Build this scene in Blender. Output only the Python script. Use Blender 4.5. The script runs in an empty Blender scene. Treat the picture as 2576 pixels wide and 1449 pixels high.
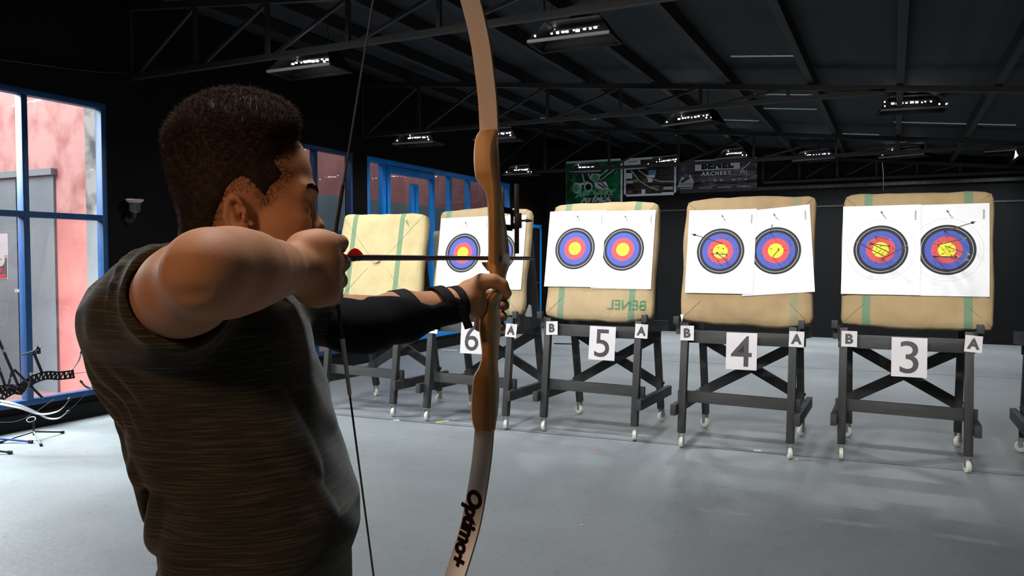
import bpy, bmesh, math, random
import numpy as np
from mathutils import Vector, Matrix

SC = bpy.context.scene
COL = SC.collection
PI = math.pi

# ------------------------------------------------------------------ frame of reference
# X runs along the target row, Y runs away from the shooting line, Z up; camera above the origin.
FPX, CAM_H, YAW = 1954.0, 1.5, math.radians(26.1)
PITCH = math.atan(72.0 / FPX)
RV = Vector((math.cos(YAW), math.sin(YAW), 0)); FV = Vector((-math.sin(YAW), math.cos(YAW), 0))

def lens(px, py):
    x = (px - 1288.0) / FPX; v = (724.5 - py) / FPX
    fw = math.cos(PITCH) + math.sin(PITCH) * v; up = -math.sin(PITCH) + math.cos(PITCH) * v
    return x / fw, up / fw
def qf(px, py, d):                       # (sideways, forward, height) for a spot d metres ahead of the photographer
    a, b = lens(px, py)
    return (a * d, d, CAM_H + b * d)
def f2w(p):
    return RV * p[0] + FV * p[1] + Vector((0, 0, p[2]))
def q(px, py, d): return f2w(qf(px, py, d))
def on_y(px, py, Y):
    a, b = lens(px, py); v = RV * a + FV; t = Y / v.y
    return Vector((v.x * t, Y, CAM_H + b * t))
def on_x(px, py, X):
    a, b = lens(px, py); v = RV * a + FV; t = X / v.x
    return Vector((X, v.y * t, CAM_H + b * t))
def on_z(px, py, Z):
    a, b = lens(px, py); v = RV * a + FV; t = (Z - CAM_H) / b
    return Vector((v.x * t, v.y * t, Z))

# ------------------------------------------------------------------ materials
def nodes(name):
    m = bpy.data.materials.new(name); m.use_nodes = True
    nt = m.node_tree; b = nt.nodes['Principled BSDF']
    return m, nt, b
def mat(name, col, rough=0.6, metal=0.0, spec=0.5, noise=None, bump=None, emit=None, coat=0, stretch=None, col2=None, ramp=(0.35, 0.65), detail=6):
    m, nt, b = nodes(name)
    b.inputs['Base Color'].default_value = (*col, 1)
    b.inputs['Roughness'].default_value = rough
    b.inputs['Metallic'].default_value = metal
    b.inputs['Specular IOR Level'].default_value = spec
    if coat: b.inputs['Coat Weight'].default_value = coat
    if emit:
        b.inputs['Emission Color'].default_value = (*emit[0], 1); b.inputs['Emission Strength'].default_value = emit[1]
    if noise or bump:
        tc = nt.nodes.new('ShaderNodeTexCoord'); mp = nt.nodes.new('ShaderNodeMapping')
        if stretch: mp.inputs['Scale'].default_value = stretch
        nt.links.new(tc.outputs['Object'], mp.inputs['Vector'])
    if noise:
        n = nt.nodes.new('ShaderNodeTexNoise'); n.inputs['Scale'].default_value = noise; n.inputs['Detail'].default_value = detail
        nt.links.new(mp.outputs['Vector'], n.inputs['Vector'])
        r = nt.nodes.new('ShaderNodeValToRGB')
        r.color_ramp.elements[0].position = ramp[0]; r.color_ramp.elements[1].position = ramp[1]
        c2 = col2 or tuple(c * 0.6 for c in col)
        r.color_ramp.elements[0].color = (*c2, 1); r.color_ramp.elements[1].color = (*col, 1)
        nt.links.new(n.outputs['Fac'], r.inputs['Fac']); nt.links.new(r.outputs['Color'], b.inputs['Base Color'])
    if bump:
        n2 = nt.nodes.new('ShaderNodeTexNoise'); n2.inputs['Scale'].default_value = bump[0]; n2.inputs['Detail'].default_value = 5
        nt.links.new(mp.outputs['Vector'], n2.inputs['Vector'])
        bp = nt.nodes.new('ShaderNodeBump'); bp.inputs['Strength'].default_value = bump[1]; bp.inputs['Distance'].default_value = bump[2]
        nt.links.new(n2.outputs['Fac'], bp.inputs['Height']); nt.links.new(bp.outputs['Normal'], b.inputs['Normal'])
    return m

M = {}
M['black_wall'] = mat('black_wall_paint', (0.0045, 0.0060, 0.0066), 0.75, spec=.2, noise=1.6, bump=(9, .25, .01), col2=(0.004, 0.0048, 0.0053))
M['black_wall_bounce'] = mat('left_wall_red_bounce', (0.0045, 0.0030, 0.0034), 0.8, spec=.15, noise=1.2, bump=(9, .25, .01), col2=(0.003, 0.002, 0.0024))  # reddish light bounced off the courtyard plaster, put into the wall colour
M['roof'] = mat('dark_roof_sheet', (0.020, 0.026, 0.030), 0.7, spec=.25, noise=1.1, col2=(0.013, 0.018, 0.021))
M['beam'] = mat('dark_red_oxide_beam', (0.004, 0.0025, 0.003), 0.7)
M['chord'] = mat('dark_truss_steel', (0.010, 0.010, 0.0105), 0.6, noise=3)
M['slit'] = mat('translucent_daylight_slit', (0.3, 0.33, 0.33), 0.6, emit=((0.75, 0.85, 0.85), 0.10))
M['blue'] = mat('blue_window_paint', (0.005, 0.065, 0.20), 0.45, noise=6, col2=(0.004, 0.048, 0.15), bump=(30, .1, .002))
M['blue_lit'] = mat('blue_paint_lit', (0.010, 0.30, 0.90), 0.42, noise=6, col2=(0.008, 0.25, 0.78))  # frame blue brightened so its colour carries the light on the far frames
M['wood_black'] = mat('black_stained_wood', (0.042, 0.043, 0.042), 0.6, noise=14, stretch=(1, 1, .12), col2=(0.018, 0.019, 0.02), bump=(40, .35, .003))
M['wood_black2'] = mat('black_stained_wood_rail', (0.058, 0.060, 0.058), 0.55, noise=14, stretch=(.12, 1, 1), col2=(0.026, 0.027, 0.027), bump=(40, .35, .003))
M['white_wheel'] = mat('white_nylon_wheel', (0.75, 0.75, 0.66), 0.4)
M['steel'] = mat('zinc_steel', (0.45, 0.45, 0.46), 0.35, metal=0.9)
M['black_plastic'] = mat('black_plastic', (0.01, 0.01, 0.011), 0.45)
M['rubber'] = mat('black_rubber', (0.015, 0.015, 0.016), 0.8)
M['white_print'] = mat('white_print', (0.72, 0.73, 0.75), 0.5)
M['grey_print'] = mat('grey_print', (0.10, 0.10, 0.11), 0.6)
M['ink'] = mat('dark_ink', (0.02, 0.02, 0.025), 0.6)
M['sign_ink'] = mat('sign_ink', (0.055, 0.048, 0.05), 0.45)
M['sign_paper'] = mat('laminated_sign_paper', (0.66, 0.64, 0.66), 0.4, noise=5, col2=(0.6, 0.58, 0.6))
M['seam'] = mat('brown_seam', (.12, .085, .05), .9)
M['green_ink'] = mat('green_sack_ink', (0.02, 0.20, 0.09), 0.8, noise=60, col2=(0.12, 0.22, 0.10))

# burlap: woven sacking with two green stripes at object x = +-off
def burlap(name, base, dark, off, w, wob=0.0, strength=1.0):
    m, nt, b = nodes(name); N = nt.nodes.new; L = nt.links.new
    b.inputs['Roughness'].default_value = 0.95; b.inputs['Specular IOR Level'].default_value = 0.1
    tc = N('ShaderNodeTexCoord'); sp = N('ShaderNodeSeparateXYZ'); L(tc.outputs['Object'], sp.inputs[0])
    n = N('ShaderNodeTexNoise'); n.inputs['Scale'].default_value = 5; n.inputs['Detail'].default_value = 8; L(tc.outputs['Object'], n.inputs['Vector'])
    r = N('ShaderNodeValToRGB'); r.color_ramp.elements[0].position = .3; r.color_ramp.elements[1].position = .65
    r.color_ramp.elements[0].color = (*dark, 1); r.color_ramp.elements[1].color = (*base, 1)
    L(n.outputs['Fac'], r.inputs['Fac'])
    mask = None
    for o in off:
        s = N('ShaderNodeMath'); s.operation = 'SUBTRACT'; L(sp.outputs['X'], s.inputs[0]); s.inputs[1].default_value = o
        a = N('ShaderNodeMath'); a.operation = 'ABSOLUTE'; L(s.outputs[0], a.inputs[0])
        lt = N('ShaderNodeMath'); lt.operation = 'LESS_THAN'; L(a.outputs[0], lt.inputs[0]); lt.inputs[1].default_value = w
        if mask is None: mask = lt
        else:
            mx = N('ShaderNodeMath'); mx.operation = 'MAXIMUM'; L(mask.outputs[0], mx.inputs[0]); L(lt.outputs[0], mx.inputs[1]); mask = mx
    mu = N('ShaderNodeMath'); mu.operation = 'MULTIPLY'; L(mask.outputs[0], mu.inputs[0]); mu.inputs[1].default_value = .85 * strength
    mix = N('ShaderNodeMix'); mix.data_type = 'RGBA'
    L(mu.outputs[0], mix.inputs[0]); L(r.outputs['Color'], mix.inputs[6]); mix.inputs[7].default_value = (0.13, 0.25, 0.16, 1)
    # seams where the sacking is folded into the corners
    L(mix.outputs[2], b.inputs['Base Color'])
    wv = N('ShaderNodeTexNoise'); wv.inputs['Scale'].default_value = 220; wv.inputs['Detail'].default_value = 2; L(tc.outputs['Object'], wv.inputs['Vector'])
    ad = N('ShaderNodeMath'); ad.operation = 'ADD'; L(wv.outputs['Fac'], ad.inputs[0])
    n3 = N('ShaderNodeTexNoise'); n3.inputs['Scale'].default_value = 9; n3.inputs['Detail'].default_value = 3; L(tc.outputs['Object'], n3.inputs['Vector'])
    m3 = N('ShaderNodeMath'); m3.operation = 'MULTIPLY'; L(n3.outputs['Fac'], m3.inputs[0]); m3.inputs[1].default_value = 6; L(m3.outputs[0], ad.inputs[1])
    bp = N('ShaderNodeBump'); bp.inputs['Strength'].default_value = .5; bp.inputs['Distance'].default_value = .004
    L(ad.outputs[0], bp.inputs['Height']); L(bp.outputs['Normal'], b.inputs['Normal'])
    return m
# printed ring face: yellow, red, blue, black with fine scoring lines, centred on the object's origin
def ring_face():
    m, nt, b = nodes('printed_ring_face'); N = nt.nodes.new; L = nt.links.new
    b.inputs['Roughness'].default_value = 0.75; b.inputs['Specular IOR Level'].default_value = 0.2
    tc = N('ShaderNodeTexCoord'); sp = N('ShaderNodeSeparateXYZ'); L(tc.outputs['Object'], sp.inputs[0])
    cb = N('ShaderNodeCombineXYZ'); L(sp.outputs['X'], cb.inputs[0]); L(sp.outputs['Z'], cb.inputs[1])
    ln = N('ShaderNodeVectorMath'); ln.operation = 'LENGTH'; L(cb.outputs[0], ln.inputs[0])
    dv = N('ShaderNodeMath'); dv.operation = 'DIVIDE'; L(ln.outputs['Value'], dv.inputs[0]); dv.inputs[1].default_value = 0.26
    W = (.82, .83, .86); Y = (.85, .78, .06); R = (.64, .10, .10); B = (.09, .115, .44); K = (.032, .035, .04); G = (.5, .5, .52)
    R2 = (.53, .08, .08); B2 = (.07, .09, .37); Y2 = (.66, .6, .05)
    o = .185
    st = [(0, Y), (.09, Y2), (.098, Y), (.19, Y2), (.198, Y), (.305, R), (.41, R2), (.418, R), (.535, B), (.64, B2), (.648, B), (.77, K), (.885, G), (.91, K), (1.0, W), (1.12, G), (1.13, W), (1.24, G), (1.25, W)]
    r = N('ShaderNodeValToRGB'); cr = r.color_ramp; cr.interpolation = 'CONSTANT'
    cr.elements[0].position = 0; cr.elements[0].color = (*Y, 1)
    cr.elements.remove(cr.elements[1])
    for p, c in st[1:]:
        e = cr.elements.new(p * o / .26); e.color = (*c, 1)
    L(dv.outputs[0], r.inputs['Fac']); L(r.outputs['Color'], b.inputs['Base Color'])
    return m
M['rings'] = ring_face()
M['paper_back'] = mat('plain_paper', (.8, .8, .82), .8)

def glass_mat():
    m = bpy.data.materials.new('window_glass'); m.use_nodes = True; nt = m.node_tree; nt.nodes.clear()
    o = nt.nodes.new('ShaderNodeOutputMaterial'); mx = nt.nodes.new('ShaderNodeMixShader')
    t = nt.nodes.new('ShaderNodeBsdfTransparent'); g = nt.nodes.new('ShaderNodeBsdfGlossy'); fr = nt.nodes.new('ShaderNodeMath'); lw = nt.nodes.new('ShaderNodeLayerWeight'); pw = nt.nodes.new('ShaderNodeMath')
    t.inputs['Color'].default_value = (.93, .96, .96, 1)
    g.inputs['Roughness'].default_value = 0.02; lw.inputs['Blend'].default_value = .5; pw.operation = 'POWER'; pw.inputs[1].default_value = 5; nt.links.new(lw.outputs['Facing'], pw.inputs[0]); fr.operation = 'MULTIPLY_ADD'; fr.inputs[1].default_value = .8; fr.inputs[2].default_value = .035; nt.links.new(pw.outputs[0], fr.inputs[0])
    nt.links.new(fr.outputs[0], mx.inputs[0]); nt.links.new(t.outputs[0], mx.inputs[1]); nt.links.new(g.outputs[0], mx.inputs[2])
    nt.links.new(mx.outputs[0], o.inputs['Surface'])
    return m
M['glass'] = glass_mat()

# ------------------------------------------------------------------ mesh helpers
class MB:
    def __init__(s): s.v = []; s.f = []; s.mi = []
    def add(s, v, f, mi=0):
        o = len(s.v); s.v += [tuple(x) for x in v]; s.f += [tuple(i + o for i in g) for g in f]; s.mi += [mi] * len(f); return s
    def box(s, c, size, rot=None, mi=0, bev=0.0):
        x, y, z = (k / 2 for k in size)
        if bev:
            bm = bmesh.new(); bmesh.ops.create_cube(bm, size=1)
            for v in bm.verts: v.co = Vector((v.co.x * size[0], v.co.y * size[1], v.co.z * size[2]))
            bmesh.ops.bevel(bm, geom=bm.edges[:], offset=bev, segments=2, affect='EDGES', profile=.6)
            vs = [v.co.copy() for v in bm.verts]; bm.verts.index_update(); fs = [tuple(v.index for v in f.verts) for f in bm.faces]; bm.free()
        else:
            vs = [Vector((i * x, j * y, k * z)) for i in (-1, 1) for j in (-1, 1) for k in (-1, 1)]
            fs = [(0, 1, 3, 2), (4, 6, 7, 5), (0, 4, 5, 1), (2, 3, 7, 6), (0, 2, 6, 4), (1, 5, 7, 3)]
        if rot is not None: vs = [rot @ v for v in vs]
        c = Vector(c)
        return s.add([v + c for v in vs], fs, mi)
    def bar(s, a, b, w, h, side=(1, 0, 0), mi=0, bev=0.0):       # a beam from a to b, w measured along side
        a, b = Vector(a), Vector(b); z = (b - a).normalized(); x = Vector(side); x = (x - z * x.dot(z)).normalized(); y = z.cross(x)
        R = Matrix((x, y, z)).transposed()
        return s.box((a + b) / 2, (w, h, (b - a).length), R, mi, bev)
    def tube(s, pts, r, n=8, mi=0, cap=True):
        pts = [Vector(p) for p in pts]; rs = r if isinstance(r, (list, tuple)) else [r] * len(pts)
        vs = []; fs = []; prev = None
        for i, p in enumerate(pts):
            t = (pts[min(i + 1, len(pts) - 1)] - pts[max(i - 1, 0)]).normalized()
            if prev is None: u = t.orthogonal().normalized()
            else: u = (prev - t * prev.dot(t)).normalized()
            prev = u; w = t.cross(u)
            vs += [p + (u * math.cos(2 * PI * k / n) + w * math.sin(2 * PI * k / n)) * rs[i] for k in range(n)]
        for i in range(len(pts) - 1):
            for k in range(n):
                a, b = i * n + k, i * n + (k + 1) % n
                fs.append((a, b, b + n, a + n))
        if cap:
            fs.append(tuple(range(n))[::-1]); fs.append(tuple(range((len(pts) - 1) * n, len(pts) * n)))
        return s.add(vs, fs, mi)
    def lathe(s, prof, c=(0, 0, 0), axis=(0, 0, 1), n=20, mi=0):   # prof: (radius, height)
        ax = Vector(axis).normalized(); u = ax.orthogonal().normalized(); w = ax.cross(u); c = Vector(c)
        vs = []; fs = []
        for r, h in prof:
            vs += [c + ax * h + (u * math.cos(2 * PI * k / n) + w * math.sin(2 * PI * k / n)) * r for k in range(n)]
        for i in range(len(prof) - 1):
            for k in range(n):
                a, b = i * n + k, i * n + (k + 1) % n
                fs.append((a, b, b + n, a + n))
        fs.append(tuple(range(n))[::-1]); fs.append(tuple(range((len(prof) - 1) * n, len(prof) * n)))
        return s.add(vs, fs, mi)
    def loft(s, rings, mi=0, cap=True):
        n = len(rings[0]); vs = [p for r in rings for p in r]; fs = []
        for i in range(len(rings) - 1):
            for k in range(n):
                a, b = i * n + k, i * n + (k + 1) % n
                fs.append((a, b, b + n, a + n))
        if cap:
            fs.append(tuple(range(n))[::-1]); fs.append(tuple(range((len(rings) - 1) * n, len(rings) * n)))
        return s.add(vs, fs, mi)
    def mesh(s, name, mats, sharp=35):
        me = bpy.data.meshes.new(name); me.from_pydata(s.v, [], s.f); me.update()
        bm = bmesh.new(); bm.from_mesh(me); bmesh.ops.recalc_face_normals(bm, faces=bm.faces[:]); bm.to_mesh(me); bm.free()
        for m in (mats if isinstance(mats, (list, tuple)) else [mats]): me.materials.append(m)
        me.polygons.foreach_set('material_index', s.mi)
        me.polygons.foreach_set('use_smooth', [True] * len(me.polygons))
        me.set_sharp_from_angle(angle=math.radians(sharp))
        return me
    def build(s, name, mats, parent=None, loc=None, sharp=35):
        o = bpy.data.objects.new(name, s.mesh(name, mats, sharp)); COL.objects.link(o)
        if parent is not None: o.parent = parent
        if loc is not None: o.location = loc
        return o

def tag(o, label=None, cat=None, group=None, kind=None):
    if label: o['label'] = label
    if cat: o['category'] = cat
    if group: o['group'] = group
    if kind: o['kind'] = kind
    return o
def empty(name, loc=(0, 0, 0), rz=0, **k):
    o = bpy.data.objects.new(name, None); COL.objects.link(o); o.location = loc; o.rotation_euler = (0, 0, rz); o.empty_display_size = .1
    return tag(o, **k)
def copy_tree(o, parent=None):
    c = o.copy(); COL.objects.link(c)
    if parent is not None: c.parent = parent
    for ch in [x for x in bpy.data.objects if x.parent == o]: copy_tree(ch, c)
    return c
def struct(mb, name, mats, loc=None): return tag(mb.build(name, mats, loc=loc), kind='structure')

def text_geo(s, size, shear=0.0, offset=0.0, depth=0.0, align='CENTER', spacing=1.0):
    cu = bpy.data.curves.new('lettering', 'FONT'); cu.body = s; cu.size = size; cu.shear = shear; cu.offset = offset; cu.extrude = depth
    cu.align_x = align; cu.space_character = spacing; cu.resolution_u = 4
    o = bpy.data.objects.new('lettering_tmp', cu); COL.objects.link(o)
    dg = bpy.context.evaluated_depsgraph_get(); me = o.evaluated_get(dg).to_mesh()
    v = [tuple(x.co) for x in me.vertices]; f = [tuple(p.vertices) for p in me.polygons]
    o.evaluated_get(dg).to_mesh_clear(); bpy.data.objects.remove(o); bpy.data.curves.remove(cu)
    return v, f
def add_text(mb, s, size, c, ux=(1, 0, 0), uy=(0, 0, 1), lift=(0, -.0015, 0), mi=0, mid=True, **k):
    v, f = text_geo(s, size, **k)
    cy = (min(p[1] for p in v) + max(p[1] for p in v)) / 2 if mid else 0
    ux, uy, c, l = Vector(ux), Vector(uy), Vector(c), Vector(lift)
    mb.add([c + ux * p[0] + uy * (p[1] - cy) + l for p in v], f, mi)
from mathutils import noise as mnoise
R = random.Random(7)
WX, BY = -6.85, 16.0
def roof_z(x): return 4.17 - .105 * (x + 6.85)

# ------------------------------------------------------------------ floor
def floor_mat():
    m, nt, b = nodes('painted_concrete_floor'); N = nt.nodes.new; L = nt.links.new
    tc = N('ShaderNodeTexCoord')
    n = N('ShaderNodeTexNoise'); n.inputs['Scale'].default_value = .9; n.inputs['Detail'].default_value = 9; n.inputs['Roughness'].default_value = .6; L(tc.outputs['Object'], n.inputs['Vector'])
    r = N('ShaderNodeValToRGB'); r.color_ramp.elements[0].position = .3; r.color_ramp.elements[1].position = .7
    r.color_ramp.elements[0].color = (.23, .25, .262, 1); r.color_ramp.elements[1].color = (.30, .322, .335, 1)
    L(n.outputs['Fac'], r.inputs['Fac'])
    n2 = N('ShaderNodeTexNoise'); n2.inputs['Scale'].default_value = 14; n2.inputs['Detail'].default_value = 6; n2.inputs['Distortion'].default_value = .6; L(tc.outputs['Object'], n2.inputs['Vector'])
    r2 = N('ShaderNodeValToRGB'); r2.color_ramp.elements[0].position = .28; r2.color_ramp.elements[1].position = .40
    r2.color_ramp.elements[0].color = (.72, .72, .72, 1); r2.color_ramp.elements[1].color = (1, 1, 1, 1); L(n2.outputs['Fac'], r2.inputs['Fac'])
    mx = N('ShaderNodeMix'); mx.data_type = 'RGBA'; mx.blend_type = 'MULTIPLY'; mx.inputs[0].default_value = .6
    L(r.outputs['Color'], mx.inputs[6]); L(r2.outputs['Color'], mx.inputs[7])
    # scuffed ground around the stands and the two painted line pairs
    sp = N('ShaderNodeSeparateXYZ'); L(tc.outputs['Object'], sp.inputs[0])
    def line(x0, y0, x1, y1, w, col, prev):
        k = (y1 - y0) / (x1 - x0)
        a = N('ShaderNodeMath'); a.operation = 'MULTIPLY_ADD'; L(sp.outputs['X'], a.inputs[0]); a.inputs[1].default_value = -k; a.inputs[2].default_value = k * x0 - y0
        s = N('ShaderNodeMath'); s.operation = 'ADD'; L(a.outputs[0], s.inputs[0]); L(sp.outputs['Y'], s.inputs[1])
        ab = N('ShaderNodeMath'); ab.operation = 'ABSOLUTE'; L(s.outputs[0], ab.inputs[0])
        lt = N('ShaderNodeMath'); lt.operation = 'LESS_THAN'; L(ab.outputs[0], lt.inputs[0]); lt.inputs[1].default_value = w
        ml = N('ShaderNodeMath'); ml.operation = 'MULTIPLY'; L(lt.outputs[0], ml.inputs[0]); ml.inputs[1].default_value = .8
        o = N('ShaderNodeMix'); o.data_type = 'RGBA'; L(ml.outputs[0], o.inputs[0]); L(prev, o.inputs[6]); o.inputs[7].default_value = (*col, 1)
        return o.outputs[2]
    c = mx.outputs[2]
    c = line(-4.923, 5.939, .841, 6.353, .016, (.03, .03, .035), c)
    c = line(-4.923, 5.995, .841, 6.409, .010, (.10, .10, .11), c)
    c = line(-4.548, 11.133, 1.505, 11.552, .018, (.05, .055, .06), c)
    L(c, b.inputs['Base Color'])
    b.inputs['Roughness'].default_value = .42; b.inputs['Specular IOR Level'].default_value = .45
    rr = N('ShaderNodeValToRGB'); rr.color_ramp.elements[0].color = (.34, .34, .34, 1); rr.color_ramp.elements[1].color = (.58, .58, .58, 1); L(n.outputs['Fac'], rr.inputs['Fac']); L(rr.outputs['Color'], b.inputs['Roughness'])
    n4 = N('ShaderNodeTexNoise'); n4.inputs['Scale'].default_value = 22; n4.inputs['Detail'].default_value = 8; L(tc.outputs['Object'], n4.inputs['Vector'])
    bp = N('ShaderNodeBump'); bp.inputs['Strength'].default_value = .35; bp.inputs['Distance'].default_value = .006; L(n4.outputs['Fac'], bp.inputs['Height']); L(bp.outputs['Normal'], b.inputs['Normal'])
    return m
M['floor'] = floor_mat()
struct(MB().box((-.4, 6, -.1), (13.2, 20.4, .2)), 'floor', M['floor'])

# ------------------------------------------------------------------ walls, roof, openings
W1 = (1.35, 5.07); W2 = (6.35, 8.9); W3 = (9.22, 13.9); ZB, ZT = .2, 3.0
def slab(mb, x0, x1, y0, y1, z0, z1, **k): return mb.box(((x0 + x1) / 2, (y0 + y1) / 2, (z0 + z1) / 2), (x1 - x0, y1 - y0, z1 - z0), **k)
w = MB()
for a, b_ in ((-4.2, W1[0]), (W1[1], W2[0]), (W2[1], W3[0]), (W3[1], 16.2)): slab(w, WX - .15, WX, a, b_, 0, 4.25)
for a, b_ in (W1, W2, W3):
    slab(w, WX - .15, WX, a, b_, 0, ZB); slab(w, WX - .15, WX, a, b_, ZT, 4.25)
struct(w, 'wall_left', M['black_wall_bounce'])
w = MB(); slab(w, WX - .15, 6.2, BY, BY + .15, 0, 4.3)
struct(w, 'wall_back', M['black_wall'])
w = MB(); slab(w, 6.0, 6.2, -4.2, BY, 0, 3.3); struct(w, 'wall_right', M['black_wall'])
w = MB(); slab(w, WX - .15, 6.2, -4.35, -4.2, 0, 4.3); struct(w, 'wall_front', M['black_wall'])
# skirting plinth under the left windows and the ledge along the back wall
w = MB(); slab(w, WX, WX + .03, W1[0] - 1, 16, 0, .14); struct(w, 'baseboard_left', M['black_wall'])
w = MB(); slab(w, WX + 2.9, 6.0, BY - .10, BY, 2.86, 2.92); slab(w, WX, 6.0, BY - .02, BY, 2.5, 2.53); struct(w, 'trim_1', M['wood_black'])
w = MB(); slab(w, WX, WX + .36, BY - .28, BY, 0, 3.95); struct(w, 'trim_2', M['black_wall'])
# roof: one corrugated slope
def corrugated():
    mb = MB(); xs = [-7.0 + i * .066 for i in range(201)]; v = []; f = []
    for i, x in enumerate(xs):
        dz = .012 * (1 if (i // 2) % 2 else 0)
        for y in (-4.3, 16.2): v.append((x, y, roof_z(x) + dz))
    for i in range(len(xs) - 1): f.append((2 * i, 2 * i + 1, 2 * i + 3, 2 * i + 2))
    n = len(v); v2 = [(a, b, c + .06) for a, b, c in v]; f2 = [tuple(j + n for j in g[::-1]) for g in f]
    return mb.add(v + v2, f + f2)
struct(corrugated(), 'ceiling', M['roof'])
for x in [-6.05 + .87 * i for i in range(-0, 14)]:
    p = MB().bar((x, -4.2, roof_z(x) - .07), (x, 16, roof_z(x) - .07), .07, .13)
    tag(p.build('roof_purlin', M['beam']), kind='structure')
# trusses across the hall
def truss(Y, zc, mats, x0=-6.85, x1=5.9, w=.05):
    mb = MB(); top = lambda x: roof_z(x) - .17
    mb.bar((x0, Y, top(x0)), (x1, Y, top(x1)), w, .06, side=(0, 1, 0))
    xe = min(x1, (4.17 - .17 - .105 * 6.85 - zc) / .105 - .3)
    mb.bar((x0, Y, zc), (xe, Y, zc), w, w, side=(0, 1, 0))
    n = 7; st = (xe - x0) / n
    for i in range(n):
        a, b_ = x0 + i * st, x0 + (i + 1) * st
        if top(a) - zc > .12: mb.bar((a, Y, zc), (a, Y, top(a)), .035, .035, side=(0, 1, 0))
        mb.bar((a + .02, Y + .02, zc), (b_, Y + .02, top(b_)), .028, .028, side=(0, 1, 0))
    return mb
for Y, zc, mt, xs in ((1.6, 3.31, 'chord', -6.85), (5.35, 3.31, 'chord', -6.85), (9.1, 3.26, 'chord', -6.85), (12.85, 3.08, 'chord', -6.85), (15.86, 3.0, 'chord', -2.3)):
    tag(truss(Y, zc, mt, x0=xs).build('roof_truss', M[mt]), kind='structure')
# thin daylight slits between the overlapping roof sheets
def on_roof(px, py):
    a, b = lens(px, py); v = RV * a + FV
    t = (4.17 - .105 * 6.85 - CAM_H) / (b + .105 * v.x); return Vector((v.x * t, v.y * t, CAM_H + b * t))
for k, (xa, xb, y) in enumerate([(1838, 2016, 140), (1898, 2046, 237), (1922, 2054, 273), (1450, 1512, 298), (1815, 1908, 302), (1566, 1690, 330), (1700, 1762, 366), (2120, 2212, 337), (2248, 2560, 310), (1362, 1420, 297), (1880, 1972, 390)]):
    a, b_ = on_roof(xa, y), on_roof(xb, y); yy = (a.y + b_.y) / 2
    n = max(1, int((b_.x - a.x) / .5)); mb = MB()
    mb.bar((a.x, yy, roof_z(a.x) - .004), (b_.x, yy, roof_z(b_.x) - .004), .02, .012, side=(0, 1, 0))
    tag(mb.build('roof_light_slit', M['slit']), kind='structure')

# windows in the left wall: blue steel frames, glass
def window(name, y0, y1, ys, zbars, m, extra=None, fw=.055):
    root = empty(name, (WX, (y0 + y1) / 2, ZB), kind='structure'); cy = (y0 + y1) / 2
    f = MB(); X = -.05
    def post(y, w_=fw): f.box((X, y - cy, (ZT - ZB) / 2), (.09, w_, ZT - ZB), bev=.006)
    post(y0 + fw / 2); post(y1 - fw / 2)
    for y in ys: post(y)
    f.box((X, 0, fw / 2), (.092, y1 - y0, fw), bev=.006); f.box((X, 0, ZT - ZB - fw / 2), (.092, y1 - y0, fw), bev=.006)
    for z, a, b_ in zbars: f.box((X, (a + b_) / 2 - cy, z - ZB), (.088, b_ - a, fw), bev=.006)
    if extra: extra(f, cy)
    f.build('window_frame', m, root)
    g = MB().box((X, 0, (ZT - ZB) / 2), (.008, y1 - y0 - .06, ZT - ZB - .06)); g.build('window_pane', M['glass'], root)
    return root
window('window_1', *W1, [4.28, 3.5, 2.72, 1.95], [(1.9, *W1)], M['blue'])
window('window_2', *W2, [8.12, 7.3], [(1.87, *W2)], M['blue'])
c3 = [on_x(p, 500, WX).y for p in (980, 1044, 1092, 1135, 1182)]
def ex3(f, cy):
    X = -.04
    a, b_ = c3[0], c3[2]
    f.box((X, (a + b_) / 2 - cy, 2.66), (.11, b_ - a, .09), bev=.006)          # sliding pair has its own head rail
    for y in (c3[1] - .06, c3[1] + .06): f.box((X + .02, y - cy, 1.25), (.06, .07, 2.5), bev=.006)
window('window_3', *W3, [c3[0], c3[0] - .12, c3[2], c3[3], c3[4]], [(1.87, W3[0], c3[0])], M['blue_lit'], ex3, fw=.075)
# blue door in the far left corner
dr = empty('door_1', (WX, 14.75, 0), kind='structure')
d = MB(); 
for y in (-.55, .55): d.box((.02, y, 1.1), (.06, .07, 2.2), bev=.005)
d.box((.02, 0, 2.2), (.06, 1.17, .07), bev=.005); d.build('door_frame', M['blue_lit'], dr)
MB().box((.02, 0, 1.08), (.04, 1.03, 2.16)).build('door_panel', M['black_wall'], dr)
MB().tube([(.04, .4, 1.0), (.09, .4, 1.0), (.09, .3, 1.0)], .01).build('door_handle', M['steel'], dr)

# ------------------------------------------------------------------ outside the windows: a plastered courtyard
M['pink'] = mat('faded_red_plaster', (.80, .33, .30), .85, noise=2.2, detail=10, col2=(.66, .22, .21), bump=(12, .3, .01), ramp=(.3, .6))
M['pink_stain'] = mat('faded_red_plaster_upper', (.84, .46, .42), .85, noise=3.4, detail=12, col2=(.58, .24, .22), bump=(12, .3, .01), ramp=(.34, .56), stretch=(1, 1, .8))
M['concrete'] = mat('bare_concrete', (.52, .52, .50), .9, noise=4.0, col2=(.16, .17, .17), bump=(14, .5, .01), ramp=(.4, .6))
M['concrete_smooth'] = mat('grey_render', (.33, .38, .41), .85, noise=2.0, col2=(.27, .32, .35))
M['door_grey'] = mat('grey_steel_door', (.30, .37, .40), .6, noise=1.5, col2=(.24, .30, .33))
M['yard'] = mat('red_painted_yard', (.50, .27, .25), .8, noise=3)
struct(MB().box((-9.4, 10.0, -.1), (4.8, 28.4, .2)), 'ground_outside', M['yard'])
w = MB(); slab(w, -9.7, -6.8, 24, 24.2, 0, 4.6); slab(w, -7.0, -6.85, 16.2, 24, 0, 4.6); struct(w, 'outer_wall', M['concrete_smooth'] if 'concrete_smooth' in M else M['yard'])
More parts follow.
